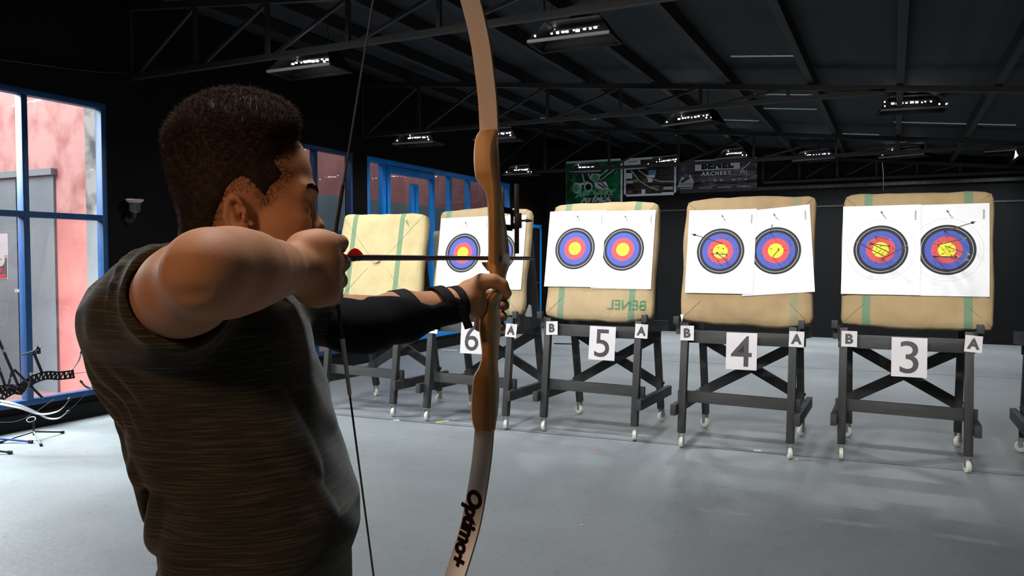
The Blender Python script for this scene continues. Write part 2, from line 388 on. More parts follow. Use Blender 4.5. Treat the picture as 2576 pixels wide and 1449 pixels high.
xe = on_y(218, 600, 5.6).x
w = MB(); slab(w, -11, xe, 5.6, 5.8, 0, 2.0); struct(w, 'outer_wall', M['pink'])
w = MB(); slab(w, -11, xe, 5.6, 5.8, 2.0, 4.6); struct(w, 'outer_wall', M['pink_stain'])
w = MB(); slab(w, xe, WX - .15, 5.6, 5.8, 1.92, 4.6); struct(w, 'outer_column', M['concrete'])
w = MB(); slab(w, xe, WX - .15, 5.6, 5.8, 0, 1.92); struct(w, 'outer_column', M['concrete_smooth'])
w = MB(); slab(w, -11.8, -11, -4, 16, 0, 4.6); struct(w, 'outer_wall', M['pink'])
w = MB(); slab(w, -9.7, -9.5, 5.8, 24, 2.7, 4.6); struct(w, 'outer_wall', M['pink'])
w = MB(); slab(w, -9.7, -9.5, 5.8, 24, 0, 2.7); struct(w, 'outer_wall', M['concrete_smooth'])
a = on_y(139, 428, 5.6); zt = a.z
dr = empty('door_2', (a.x - .75, 5.6, 0), kind='structure')
MB().box((0, -.012, zt / 2 - .03), (1.5, .03, zt - .06)).build('door_panel', M['door_grey'], dr)
sx = on_y(50, 600, 5.6).x - (a.x - .75)
MB().box((sx, -.029, zt / 2 - .03), (.012, .006, zt - .1)).build('door_gap', M['ink'], dr)
MB().box((0, -.03, zt - .02), (1.56, .08, .07)).build('door_lintel', M['concrete_smooth'], dr)
hd = on_y(54, 731, 5.56)
MB().box((hd.x - dr.location.x, -.06, hd.z), (.14, .03, .035)).box((hd.x - dr.location.x + .02, -.04, hd.z + .03), (.05, .03, .05)).build('door_handle', M['white_print'], dr)
p0, p1 = on_y(0, 645, 5.565), on_y(20, 702, 5.565); hh = p0.z - p1.z; ww = .26
s = MB().box((0, 0, 0), (ww, .006, hh), mi=0).box((0, -.004, 0), (ww - .03, .003, hh - .03), mi=1)
s.lathe([(.085, 0), (.085, .003)], (0, -.0055, .1), (0, -1, 0), 24, 2).box((0, -.0065, -.02), (.06, .002, .045), mi=3).box((0, -.0065, -.10), (.2, .002, .05), mi=3).box((0, -.009, .1), (.06, .001, .008), mi=1)
M['sign_red'] = mat('sign_red', (.7, .05, .06), .5)
o = s.build('warning_sign', [M['white_print'], M['grey_print'], M['white_print'], M['sign_red']], loc=(p1.x - ww / 2, 5.57, (p0.z + p1.z) / 2))
tag(o, 'small black and red warning sign with white border on the grey door outside the window', 'sign')
p0, p1 = on_y(0, 588, 5.565), on_y(20, 643, 5.565)
o = MB().box((0, 0, 0), (.26, .006, p0.z - p1.z)).build('paper_notice', M['white_print'], loc=(p1.x - .13, 5.57, (p0.z + p1.z) / 2))
tag(o, 'blank white paper notice taped on the grey door outside the window', 'notice')

# spotlight on the left wall between the windows
p = on_x(322, 534, WX)
r_ = empty('wall_spotlight', p, label='grey outdoor spotlight pointing up on the dark left wall beside the window', cat='lamp')
MB().lathe([(.05, 0), (.055, .01), (.05, .03), (.02, .035)], (0, 0, -.06), (1, 0, 0), 18).build('mounting_plate', M['chord'], r_)
MB().tube([(.03, 0, -.06), (.09, 0, -.05), (.10, 0, 0)], [.02, .02, .024], 10).build('arm', M['chord'], r_)
hs = MB().lathe([(.03, 0), (.045, .02), (.048, .09), (.055, .10), (.058, .11)], (.10, 0, -.01), (0, 0, 1), 22)
for k in range(10):
    an = k * PI / 5; hs.box((.10 + .048 * math.cos(an), .048 * math.sin(an), .045), (.012, .006, .07), Matrix.Rotation(an, 3, 'Z'))
hs.build('housing', mat('spotlight_grey', (.06, .065, .07), .5), r_)
MB().lathe([(.058, .10), (.085, .125), (.085, .135), (.05, .13)], (.10, 0, -.01), (0, 0, 1), 22).build('rim', mat('spotlight_rim', (.42, .33, .34), .4), r_)

# cable sagging along the left wall above the window
pts = [on_x(x, y, WX + .03) for x, y in ((-10, 148), (80, 160), (170, 172), (250, 181), (318, 184))]
o = MB().tube(pts, .006, 6).build('cable', M['chord']); tag(o, 'thin sagging cable fixed high on the left wall above the window', 'cable')
for i, (x0, y0, x1, y1) in enumerate([(2058, 300, 2058, 400), (2218, 395, 2222, 480), (955, 300, 955, 415)]):
    a, b_ = (q(x0, y0, 13.5), q(x1, y1, 13.5)) if i < 2 else (q(x0, y0, 12.0), q(x1, y1, 12.0))
    o = MB().tube([a, (a + b_) / 2 + Vector((.01, 0, 0)), b_], .005 if i != 0 else .011, 6).build('hanging_wire', M['chord'])
    tag(o, ['thick wire hanging beside the bright lamp under the far roof', 'thin wire hanging above the butt with the number 3 sign', 'thin wire hanging in front of the bright blue window wall'][i], 'wire')
# ------------------------------------------------------------------ target stands
STANDS = {7: (-4.66, 6.08), 6: (-3.45, 6.06), 5: (-2.305, 6.15), 4: (-1.078, 6.08), 3: (.087, 6.23), 2: (1.33, 6.25)}
WORD = {7: 'seventh', 6: 'sixth', 5: 'fifth', 4: 'fourth', 3: 'third', 2: 'second'}
def make_stand():
    t = empty('target_stand', (0, 0, 0))
    S = .056
    fl = lambda z: .02 + (z - .1) * .13                        # front legs lean back
    bl = lambda z: .87 - (z - .1) * .215
    def wb(a, b, w, h, side=(1, 0, 0)): return MB().bar(a, b, w, h, side, bev=.003)
    for sx in (-1, 1):
        wb((sx * .41, fl(.1), .125), (sx * .41, fl(.985), .985), S, S).build('leg', M['wood_black'], t)
    for sx in (-1, 1):
        wb((sx * .40, bl(.1), .125), (sx * .40, bl(1.93), 1.93), S, S).build('leg', M['wood_black'], t)
    wb((-.46, fl(.4) + .05, .405), (.47, fl(.4) + .05, .395), .04, .088, (0, 1, 0)).build('front_rail', M['wood_black2'], t)
    wb((-.45, fl(.88) + .05, .88), (.45, fl(.88) + .05, .88), .04, .10, (0, 1, 0)).build('front_rail', M['wood_black2'], t)
    wb((-.45, bl(.84) - .05, .83), (.45, bl(.84) - .05, .83), .04, .09, (0, 1, 0)).build('back_rail', M['wood_black2'], t)
    wb((-.42, bl(1.7) - .045, 1.7), (.42, bl(1.7) - .045, 1.7), .035, .07, (0, 1, 0)).build('back_rail', M['wood_black2'], t)
    for sx in (-1, 1):
        wb((sx * .462, -.05, .31), (sx * .462, .93, .29), .045, .085).build('side_rail', M['wood_black'], t)
        wb((sx * .464, .13, .945), (sx * .464, .80, .90), .045, .095).build('side_rail', M['wood_black'], t)
        MB().box((sx * .472, .082, 1.012), (.045, .042, .062), bev=.004).build('lug', M['wood_black'], t)
    wb((-.42, bl(.33) - .03, .33), (.42, bl(.82) - .03, .82), .03, .085, (0, 1, 0)).build('cross_brace', M['wood_black'], t)
    wb((.42, bl(.33) + .035, .33), (-.42, bl(.82) + .035, .82), .03, .085, (0, 1, 0)).build('cross_brace', M['wood_black'], t)
    for k, (x, y, a) in enumerate(((-.41, .02, .1), (.41, .02, .3), (-.40, .87, 1.0), (.40, .87, -.6))):
        Rz = Matrix.Rotation(a, 3, 'Z')
        c = MB().box((x, y, .122), (.05, .05, .006))
        for s in (-1, 1): c.box(Vector((x, y, .085)) + Rz @ Vector((s * .020, .008, 0)), (.004, .034, .075), Rz)
        c.lathe([(.008, -.024), (.008, .024)], Vector((x, y, .0465)) + Rz @ Vector((0, .012, 0)), Rz @ Vector((1, 0, 0)), 10)
        c = c.build('caster', M['steel'], t)
        MB().lathe([(.012, -.016), (.036, -.017), (.044, -.012), (.046, 0), (.044, .012), (.036, .017), (.012, .016)], Vector((x, y, .0465)) + Rz @ Vector((0, .012, 0)), Rz @ Vector((1, 0, 0)), 24).build('wheel', M['white_wheel'], c)
    return t
proto = make_stand()
extra = {7: 'under the butt without paper faces', 6: 'partly hidden by the bow, with the number 6 sign', 5: 'carrying the number 5 sign', 4: 'carrying the number 4 sign', 3: 'carrying the number 3 sign', 2: 'cut off by the right edge of the photo'}
stand = {}
for i, n in enumerate(STANDS):
    o = proto if i == 0 else copy_tree(proto)
    o.location = (*STANDS[n], 0); stand[n] = o
    tag(o, 'black wooden easel stand, ' + extra[n], 'target stand', 'black wooden target stands in a row')

# ------------------------------------------------------------------ straw butts wrapped in sacking
LEAN = math.atan(.204)
LR = Matrix.Rotation(-LEAN, 3, 'X')
BUTT = {7: (1.02, .97, (-.33, .24), (.56, .47, .26), (.47, .38, .20), 4), 6: (.95, .98, (-.37, .33), (.43, .33, .20), (.34, .26, .15), 9), 5: (.97, 1.0, (-.33, .31), (.45, .34, .20), (.37, .28, .16), 2),
        4: (1.0, 1.0, (-.53, .37), (.40, .29, .16), (.30, .21, .115), 5), 3: (1.0, 1.01, (-.32, .34), (.42, .31, .17), (.33, .24, .125), 6), 2: (.98, .99, (-.3, .33), (.42, .30, .16), (.34, .24, .12), 8)}
BX = {7: .11, 6: .04, 5: .035, 4: .04, 3: .06, 2: .0}
def butt_point(n, x, z, off=0.0):           # world spot on the face of butt n; x from its centre line, z up the slope from its foot
    cx, cy = STANDS[n]; o = Vector((cx + BX[n], cy + .105, 1.005))
    return o + LR @ Vector((x, -off, z))
butt = {}
for n, (w_, h_, offs, base, dark, seed) in BUTT.items():
    T = .125; bm = bmesh.new(); bmesh.ops.create_cube(bm, size=2)
    bmesh.ops.subdivide_edges(bm, edges=bm.edges[:], cuts=17, use_grid_fill=True)
    hx, hy, hz, r = w_ / 2, T / 2, h_ / 2, .05
    for v in bm.verts:
        p = Vector((v.co.x * hx, v.co.y * hy, v.co.z * hz))
        # crowd the vertices towards the rim
        inn = Vector((max(-hx + r, min(hx - r, p.x)), max(-hy + r, min(hy - r, p.y)), max(-hz + r, min(hz - r, p.z))))
        dlt = p - inn
        if dlt.length > 1e-6: p = inn + dlt.normalized() * r
        q3 = p * 3.1 + Vector((seed * 3.7, 0, seed))
        nz = mnoise.noise(q3); n2 = mnoise.noise(p * 9 + Vector((seed, 2, 1)))
        edge = max(abs(p.x) / hx, abs(p.z) / hz)
        p += Vector((nz * .014 * edge, (.0012 if edge < .8 else .006) * (n2 + nz), 0))
        p.z += (.020 * nz + .008 * n2) * (1 if abs(p.z) > hz * .8 else 0)
        if p.z > hz * .8: p.z += .022 * (1 - (p.x / hx) ** 2) * (0.2 if n == 7 else 1)
        if p.z < -hz * .8: p.z -= .022 * (1 - (p.x / hx) ** 2) * (.2 if n in (7, 3) else 1)
        v.co = p + Vector((0, hy, hz))
    mb = MB(); bm.verts.index_update(); mb.add([v.co.copy() for v in bm.verts], [tuple(v.index for v in f.verts) for f in bm.faces]); bm.free()
    mt = burlap('sacking_' + WORD[n], base, dark, offs, .028, strength=1.0 if n != 4 else .45)
    cx, cy = STANDS[n]
    b_ = mb.build('straw_butt', mt, sharp=60); b_.location = (cx + BX[n], cy + .105, 1.005); b_.rotation_euler = (-LEAN, 0, 0)
    butt[n] = b_
    # folded corner seams
    for sx in (-1, 1):
        for sz in (0, 1):
            z0 = .02 if sz == 0 else h_ - .02; z1 = .17 if sz == 0 else h_ - .16
            if n == 7: z1 = .42 if sz == 0 else h_ - .42
            k = .17 if n != 7 else .40
            MB().tube([(sx * (hx - .02), -.001, z0), (sx * (hx - k), -.0015, z1)], .0011, 5).build('seam', M['seam'], b_)
lab = {7: 'bare sacking-covered straw butt with no paper faces, leftmost of the row', 6: 'sacking-covered straw butt half hidden behind the bow', 5: 'sacking-covered butt with green lettering at its lower right corner, above the number 5 sign',
       4: 'worn brown sacking straw butt above the number 4 sign, with tilted right paper', 3: 'sacking-covered straw butt with two level papers full of arrows, above the number 3 sign', 2: 'sacking-covered straw butt cut off by the right edge of the photo'}
for n in butt: tag(butt[n], lab[n], 'straw target butt', 'sacking-covered straw butts on the stands')
tl = MB(); add_text(tl, 'BENEL', 0.12, (0, 0, 0), ux=(-1, 0, 0), lift=(0, 0, 0), offset=.0, spacing=1.0)
o = tl.build('sack_lettering', M['green_ink'], butt[5]); o.location = (.27, -.010, .115); o['label'] = 'green mirrored stencil lettering'

# ------------------------------------------------------------------ paper faces
def sheet(n, x, z, rot, layer, w_=.53, h_=.68, holes=0, seed=1, cover=None):
    rr = random.Random(seed); nx, nz = 12, 14; mb = MB(); bow = .004
    def y_at(a, b): return -(.0012 * math.sin(a * 5 + seed) + .0010 * math.sin(b * 6 + seed * 2))
    def panel(back):
        v = [(w_ * (i / nx - .5), y_at(i / nx, j / nz) + (.0008 if back else 0), h_ * (j / nz - .5)) for j in range(nz + 1) for i in range(nx + 1)]
        f = [(j * (nx + 1) + i, j * (nx + 1) + i + 1, (j + 1) * (nx + 1) + i + 1, (j + 1) * (nx + 1) + i) for j in range(nz) for i in range(nx)]
        return v, f
    v, f = panel(False); mb.add(v, f, 0); v, f = panel(True); mb.add(v, f, 1)
    # marks: small print at the upper right corner and at the head of the sheet
    def dab(px_, pz_, a, b, mi, rot_=0):
        y = y_at(px_ / w_ + .5, pz_ / h_ + .5) - .0012
        c, s_ = math.cos(rot_), math.sin(rot_)
        mb.add([(px_ + c * i * a - s_ * j * b, y, pz_ + s_ * i * a + c * j * b) for i, j in ((-1, -1), (1, -1), (1, 1), (-1, 1))], [(0, 1, 2, 3)], mi)
    for k in range(9): dab(w_ / 2 - .035, h_ / 2 - .05 - k * .008, .006, .0022, 2)
    dab(.004, h_ / 2 - .055, .006, .011, 2, .5); dab(.018, h_ / 2 - .08, .003, .012, 2, .7); dab(.03, h_ / 2 - .098, .009, .007, 4)
    for k in range(holes):
        an = rr.random() * 2 * PI; ra = rr.random() ** .7 * .17
        dab(ra * math.cos(an), ra * math.sin(an) - .01, .004 + rr.random() * .004, .0025, 3, rr.random())
    o = mb.build('paper_target', [M['rings'], M['paper_back'], M['grey_print'], M['ink'], M['light_print']], sharp=80)
    o.location = butt_point(n, x, z, .0085 + .007 * layer); o.rotation_euler = (LR @ Matrix.Rotation(rot, 3, 'Y')).to_euler()
    return o
M['light_print'] = mat('pale_print', (.5, .5, .52), .7)
def bz(py_z): return (py_z - 1.005) / math.cos(LEAN)
FACES = [(6, -3.70, 1.565, -.02, 1, 0, 'left paper target face on the sixth butt, crossed by the arrow shaft'), (6, -3.30, 1.575, -.01, 0, 0, 'right paper target face on the sixth butt, mostly hidden behind the bow'),
         (5, -2.53, 1.60, .0, 1, 0, 'clean left paper target face above the number 5 sign'), (5, -2.10, 1.59, .0, 0, 0, 'clean right paper target face above the number 5 sign'),
         (4, -1.265, 1.57, .0, 1, 22, 'left paper target face above the number 4 sign, with a long arrow leaning left'), (4, -.81, 1.575, -.085, 0, 20, 'tilted right paper target face above the number 4 sign'),
         (3, -.082, 1.575, .0, 1, 24, 'left paper target face above the number 3 sign, with red-fletched arrows'), (3, .355, 1.575, .0, 0, 24, 'right paper target face above the number 3 sign, with green-fletched arrows'),
         (2, 1.10, 1.60, .03, 1, 5, 'paper target face cut off by the right edge of the photo')]
PXF = {6: [(1164, 637), (1250, 636)], 5: [(1446, 626), (1566, 628)], 4: [(1812, 633), (1951, 631)], 3: [(2215, 629), (2382, 629)]}
def face_hit(n, px, py):                                   # where a sight line meets the slope of butt n
    a, b = lens(px, py); v = RV * a + FV + Vector((0, 0, b)); o = Vector((0, 0, CAM_H)); p0 = butt_point(n, 0, 0, .016); nr = LR @ Vector((0, -1, 0))
    return o + v * ((p0 - o).dot(nr) / v.dot(nr))
for k, (n, x, z, rot, layer, holes, lb) in enumerate(FACES):
    w_ = .53
    if n in PXF: p = face_hit(n, *PXF[n][k % 2]); x, z = p.x, p.z
    o = sheet(n, x - STANDS[n][0] - BX[n], bz(z), rot, layer, w_=w_, holes=holes, seed=k + 3)
    tag(o, lb, 'paper target', 'white paper target faces pinned on the butts')
# the little worn face in the middle of the bare butt, with its cross of string
o = MB().lathe([(.055, 0), (.055, .002)], (0, 0, 0), (0, -1, 0), 8, 0).lathe([(.034, .002), (.034, .003)], (0, 0, 0), (0, -1, 0), 20, 1).build('paper_target', [mat('worn_pink_paper', (.62, .30, .26), .8), mat('worn_yellow_paper', (.9, .72, .05), .8)])
o.location = face_hit(7, 945, 649) + Vector((0, -.001, 0)); o.rotation_euler = (-LEAN, 0, 0)
tag(o, 'tiny worn yellow and pink paper face in the middle of the bare butt', 'paper target')
o = MB().tube([(0, 0, 0), (.0, -.03, .03), (.02, -.05, .05)], .004, 6).tube([(-.02, -.03, .03), (.02, -.03, .04)], .003, 6).build('target_pin', M['steel']); o.location = face_hit(7, 1025, 566) + Vector((0, .014, 0)); tag(o, 'small metal pin stuck in the right green stripe of the bare butt', 'pin')

# ------------------------------------------------------------------ arrows stuck in the faces
M['shaft_dark'] = mat('dark_arrow_shaft', (.035, .03, .045), .4)
M['vane_red'] = mat('red_vane', (.75, .10, .10), .6); M['vane_white'] = mat('white_vane', (.75, .75, .75), .6); M['vane_green'] = mat('green_vane', (.15, .6, .12), .6)
def arrow_tree(L, cols, rad=.0032, nock='white_print', vl=.045, vh=.008):
    t = empty('arrow')                                     # origin at the point, tail along +Z
    MB().tube([(0, 0, .0), (0, 0, L)], rad, 8).build('shaft', M['shaft_dark'], t)
    for k in range(3):
        a = k * 2 * PI / 3 + .5; u = Vector((math.cos(a), math.sin(a), 0)); w = Vector((-u.y, u.x, 0)) * .0005
        pr = [(rad, L - .03 - vl), (rad + vh * .8, L - .03 - vl * .35), (rad + vh, L - .033), (rad + vh * .7, L - .022), (rad, L - .02)]
        vs = [u * r_ + Vector((0, 0, z)) + w for r_, z in pr] + [u * r_ + Vector((0, 0, z)) - w for r_, z in pr]; m5 = len(pr)
        MB().add(vs, [tuple(range(m5)), tuple(range(m5, 2 * m5))[::-1]] + [(i, (i + 1) % m5, m5 + (i + 1) % m5, m5 + i) for i in range(m5)]).build('vane', M[cols[k]], t)
    MB().lathe([(rad, 0), (rad * 1.1, .006), (rad * .9, .014), (rad * .5, .018)], (0, 0, L - .002), (0, 0, 1), 8).build('nock', M[nock], t)
    return t
ARR = [(4, (1816, 612), (1749, 591), 1, 'arrow leaning up left out of the left face above sign 4, the longest there'), (4, (1790, 638), (1829, 640), 1, 'arrow lying across the yellow of the left face above sign 4'),
       (4, (1829, 657), (1805, 637), 1, 'arrow pointing up left from the lower right of the left face above sign 4'), (4, (1944, 646), (1959, 628), 1, 'arrow in the yellow of the tilted right face above sign 4'),
       (4, (1938, 586), (1942, 568), 0, 'arrow at the black ring on top of the tilted right face above sign 4'),
       (3, (2238, 620), (2193, 613), 0, 'uppermost red-fletched arrow across the yellow of the left face above sign 3'), (3, (2235, 634), (2189, 612), 0, 'middle red-fletched arrow across the yellow of the left face above sign 3'),
       (3, (2222, 643), (2163, 613), 0, 'red-fletched arrow reaching the left black ring of the left face above sign 3'), (3, (2218, 652), (2277, 621), 0, 'red-fletched arrow reaching the right black ring of the left face above sign 3'),
       (3, (2202, 595), (2235, 602), 0, 'arrow along the upper red ring of the left face above sign 3'),
       (3, (2377, 582), (2446, 560), 1, 'arrow sticking out beyond the top right of the right face above sign 3'), (3, (2360, 616), (2421, 601), 2, 'green-fletched arrow above the yellow of the right face above sign 3'),
       (3, (2379, 619), (2431, 638), 2, 'green-fletched arrow from the yellow centre of the right face above sign 3'), (3, (2350, 644), (2427, 653), 2, 'green-fletched arrow low on the right face above sign 3'),
       (3, (2351, 646), (2403, 645), 3, 'short dark arrow below the yellow of the right face above sign 3')]
KIT = {0: ('vane_red', 'vane_white', 'vane_red'), 1: ('ink', 'grey_print', 'ink'), 2: ('vane_green', 'vane_white', 'vane_green'), 3: ('vane_white', 'ink', 'ink')}
proto_a = {}
for n, h, tpx, kit, lb in ARR:
    hit = face_hit(n, *h); tail = on_y(*tpx, hit.y - .50); L = .62
    dr_ = (tail - hit).normalized()
    if kit not in proto_a: o = proto_a[kit] = arrow_tree(L, KIT[kit])
    else: o = copy_tree(proto_a[kit])
    o.location = hit - dr_ * .05; o.rotation_euler = dr_.to_track_quat('Z', 'Y').to_euler()
    o.scale = (1, 1, 1)
    tag(o, lb, 'arrow', 'arrows stuck in the paper faces')

# ------------------------------------------------------------------ number and letter signs pinned to the stands
def sign(n, ch, x, z, w_, h_, th, bold, lb, cat_, rot=0.0, yo=0.0):
    mb = MB().box((0, 0, 0), (w_, .003, h_), mi=0)
    v, f = text_geo(ch, 1, offset=.05 if bold else 0.004)
    k = th / (max(p[1] for p in v) - min(p[1] for p in v)); cx = (max(p[0] for p in v) + min(p[0] for p in v)) / 2; cy = (max(p[1] for p in v) + min(p[1] for p in v)) / 2
    kx = k * (1.0 if bold else 1.0)
    mb.add([((p[0] - cx) * kx, -.0024, (p[1] - cy) * k) for p in v], f, 1)
    mb.lathe([(.004, 0), (.004, .004)], (0, -.0015, h_ / 2 - .012), (0, -1, 0), 8, 2)
    o = mb.build('number_sign' if ch.isdigit() else 'letter_sign', [M['sign_paper'], M['sign_ink'], M['steel']])
    cx0, cy0 = STANDS[n]; o.location = (x, cy0 + .02 + (z - .1) * .13 - .034 + yo, z); o.rotation_euler = (-.12, rot, 0)
    tag(o, lb, cat_, 'white laminated signs pinned to the stands')
for n, x in ((3, .118), (4, -1.04), (5, -2.20), (6, -3.41), (7, -4.60)):
    sign(n, str(n), x, .79, .232, .285, .235, False, 'white sheet with the large number %d under a butt%s' % (n, ', mostly hidden' if n == 7 else ''), 'number sign', rot=R.uniform(-.01, .02))
for n, ch, x, z, rot in ((3, 'B', -.283, .905, .0), (3, 'A', .52, .905, .07), (4, 'B', -1.465, .912, -.02), (4, 'A', -.64, .90, .02), (5, 'B', -2.668, .90, -.05), (5, 'A', -1.862, .905, .03), (6, 'A', -3.02, .872, .06), (6, 'B', -3.83, .872, .05)):
    sign(n, ch, x, z, .108, .118, .076, True, 'small white letter %s card on the stand with the number %d sign' % (ch, n) + (', by arm guard' if (n, ch) == (6, 'B') else ''), 'letter sign', rot=rot)
# white triangle marker and a paper offcut wedged by the stands
p = on_y(1717, 800, 6.13)
o = MB().add([(-.014, 0, .03), (.014, 0, .03), (0, 0, -.03), (-.014, .003, .03), (.014, .003, .03), (0, .003, -.03)], [(0, 1, 2), (5, 4, 3), (0, 3, 4, 1), (1, 4, 5, 2), (2, 5, 3, 0)]).build('triangle_sticker', M['white_print'], loc=(p.x, 6.08 + .03, p.z - .0))
tag(o, 'small white triangle sticker on the left lug of the stand with the number 4 sign', 'sticker')
p = q(1336, 785, 7.6)
o = MB().box((0, 0, 0), (.10, .004, .12), Matrix.Rotation(.4, 3, 'Y')).box((.02, .006, -.03), (.13, .004, .09), Matrix.Rotation(-.3, 3, 'Y')).build('paper_offcut', M['white_print'], loc=p)
tag(o, 'crumpled white paper scrap tucked behind the stand with the number 6 sign', 'paper scrap')

# spare butt leaning behind the sixth stand (only its grey edge shows)
p = on_y(1095, 620, 7.0)
o = MB().box((0, 0, 1.36), (.80, .10, .88), bev=.03).build('straw_butt', burlap('old_grey_sacking', (.28, .25, .2), (.18, .16, .13), (.9,), .01)); o.location = (p.x + .40, 7.0, .0)
tag(o, 'old grey butt edge showing between the leftmost butt and the next one', 'straw target butt')

# litter
def scrap(px, py, w_, d_, m, lb, rz=0.3):
    p = on_z(px, py, 0); mb = MB().add([(-w_, -d_, .002), (w_, -d_ * .7, .004), (w_ * .8, d_, .006), (-w_ * .9, d_ * .8, .002), (-w_, -d_, 0), (w_, -d_ * .7, 0), (w_ * .8, d_, 0), (-w_ * .9, d_ * .8, 0)], [(0, 1, 2, 3), (7, 6, 5, 4), (0, 4, 5, 1), (1, 5, 6, 2), (2, 6, 7, 3), (3, 7, 4, 0)])
    o = mb.build('paper_scrap', m, loc=p); o.rotation_euler = (0, 0, rz); tag(o, lb, 'paper scrap')
M['yellow_scrap'] = mat('yellow_paper', (.6, .6, .05), .7); M['pink_scrap'] = mat('pink_paper', (.7, .25, .2), .7)
scrap(1106, 1062, .035, .02, M['yellow_scrap'], 'yellow paper scrap on the floor line by the stand with the number 6 sign')
scrap(1122, 1059, .03, .015, M['white_print'], 'white paper scrap beside the yellow one on the floor line', .1)
scrap(997, 1058, .03, .012, M['white_print'], 'white paper scrap on the floor near the leftmost stand caster', .6)
scrap(1131, 881, .16, .05, M['white_print'], 'white paper sheet on the far floor beneath the left windows', .1)
scrap(1497, 1130, .018, .010, M['pink_scrap'], 'tiny pink scrap on the floor in front of the stand with the number 5 sign')
scrap(1905, 1134, .03, .012, M['white_print'], 'white torn scrap on the floor line under the number 4 sign', .2)
scrap(1463, 1322, .008, .004, M['white_print'], 'tiny white speck of paper on the open floor in the foreground', .2)
scrap(2000, 1156, .02, .008, M['white_print'], 'white scrap beside the right front caster of the stand with the number 4 sign', .2)
p = on_z(1440, 868, 0)
o = MB().tube([(-.35, 0, .01), (.0, 0, .02), (.12, 0, .05)], .012, 6).box((.08, 0, .05), (.1, .06, .05), Matrix.Rotation(.4, 3, 'Y')).tube([(.02, 0, .06), (.1, .03, .10)], .015, 6).build('broken_arrow_rest', M['black_plastic'], loc=p)
tag(o, 'small dark broken piece on the far floor behind the number 5 stand', 'broken part')

# ------------------------------------------------------------------ hanging lamps under the trusses
M['lamp_body'] = mat('lamp_dark_sheet', (.004, .0035, .0035), .6, spec=.2)
M['lamp_rim'] = mat('lamp_pale_rim', (.30, .29, .29), .4)
M['led'] = mat('lit_lamp_bead', (.9, .9, .95), .4, emit=((.93, .94, 1.0), 22))
LAMPS = [((672, 180), (830, 160), 'nearest lamp, hanging above the archer'), ((1327, 105), (1533, 80), 'large near lamp just right of the upper bow limb'), ((988, 362), (1090, 356), 'lamp left of the bow, above the blue window wall'),
         ((1190, 352), (1297, 345), 'lamp partly hidden behind the wooden riser of the bow'), ((1266, 440), (1338, 436), 'far lamp just right of the bow, left of the green banner'), ((1665, 317), (1790, 300), 'lamp in mid roof above the middle banner'),
         ((1433, 432), (1512, 430), 'far lamp in front of the green banner'), ((1622, 420), (1705, 410), 'far lamp in front of the small framed banner'), ((1800, 400), (1880, 394), 'far lamp in front of the black banner with a white name box'),
         ((1993, 405), (2100, 396), 'far lamp with a wire beside it, right of the banners'), ((2210, 397), (2325, 387), 'far lamp above the butt with the number 3 sign'), ((2215, 277), (2390, 267), 'lamp in mid roof at upper right'), ((2475, 382), (2600, 374), 'far lamp at the right edge of the photo')]
def make_lamp(L, depth, hood, seed):
    rr = random.Random(seed); t = empty('hanging_lamp'); r = MB()
    r.box((0, -depth / 2, 0), (L, .02, .022)); r.build('rim', M['lamp_rim'], t)
    r = MB().box((0, depth / 2, 0), (L, .02, .022)); r.box((-L / 2, 0, 0), (.02, depth, .022)); r.box((L / 2, 0, 0), (.02, depth, .022)); r.build('rim', M['lamp_body'], t)
    h = MB(); a = [(-L / 2, -depth / 2, .01), (L / 2, -depth / 2, .01), (L / 2, depth / 2, .01), (-L / 2, depth / 2, .01)]
    b = [(-L / 2 + .11, -depth / 2 + .1, hood), (L / 2 - .11, -depth / 2 + .1, hood), (L / 2 - .11, depth / 2 - .04, hood), (-L / 2 + .11, depth / 2 - .04, hood)]
    h.add(a + b, [(4, 5, 6, 7), (2, 3, 7, 6), (0, 3, 7, 4), (1, 2, 6, 5)]); h.add([Vector(p) * 1.0 + Vector((0, 0, .004)) for p in a + b], [(4, 5, 6, 7), (2, 3, 7, 6), (0, 3, 7, 4), (1, 2, 6, 5)])
    h.build('hood', M['lamp_body'], t)
    bar_ = MB().tube([(-L / 2 + .13, .03, hood - .05), (L / 2 - .13, .03, hood - .05)], .012, 8).build('lamp_tube', M['lamp_body'], t)
    n = 9
    def bead(c, size, bv): MB().box(c, size, bev=bv).build('lamp_bead', M['led'], t)
    for k in range(n):
        x = -L / 2 + .15 + (L - .32) * (k + rr.uniform(-.25, .25)) / (n - 1); s = rr.choice((.011, .014, .018))
        bead((x, -.0, hood - .075 + rr.uniform(-.004, .004)), (s * rr.uniform(1, 2), s, s), s * .3)
    for x, y, z, s in ((-L / 2 + .05, -depth / 2 + .04, .05, .012), (L / 2 - .10, -depth / 2 + .05, .04, .014), (L / 2 - .03, -depth / 2 + .05, .035, .012), (-L / 2 + .06, -.02, hood * .7, .013), (-L / 2 + .13, .1, hood - .02, .010)):
        if rr.random() < .8: bead((x, y, z), (s, s, s * 1.2), s * .3)
    for sx in (-1, 1): MB().tube([(sx * (L / 2 - .13), 0, hood), (sx * (L / 2 - .16), 0, hood + .28)], .004, 5).build('hanger', M['chord'], t)
    return t
for k, (a, b_, lb) in enumerate(LAMPS):
    z = {2: 3.12, 4: 3.04, 6: 3.18}.get(k, 3.24); A, B = on_z(*a, z), on_z(*b_, z); L = (B - A).length; dp = .34; dirv = (B - A).normalized(); nrm = Vector((-dirv.y, dirv.x, 0))
    c = (A + B) / 2 + nrm * dp / 2; t = make_lamp(L, dp, .17, k); t.location = c; t.rotation_euler = (0, 0, math.atan2(dirv.y, dirv.x))
    tag(t, lb, 'hanging lamp', 'flat hooded lamps hanging under the roof trusses')

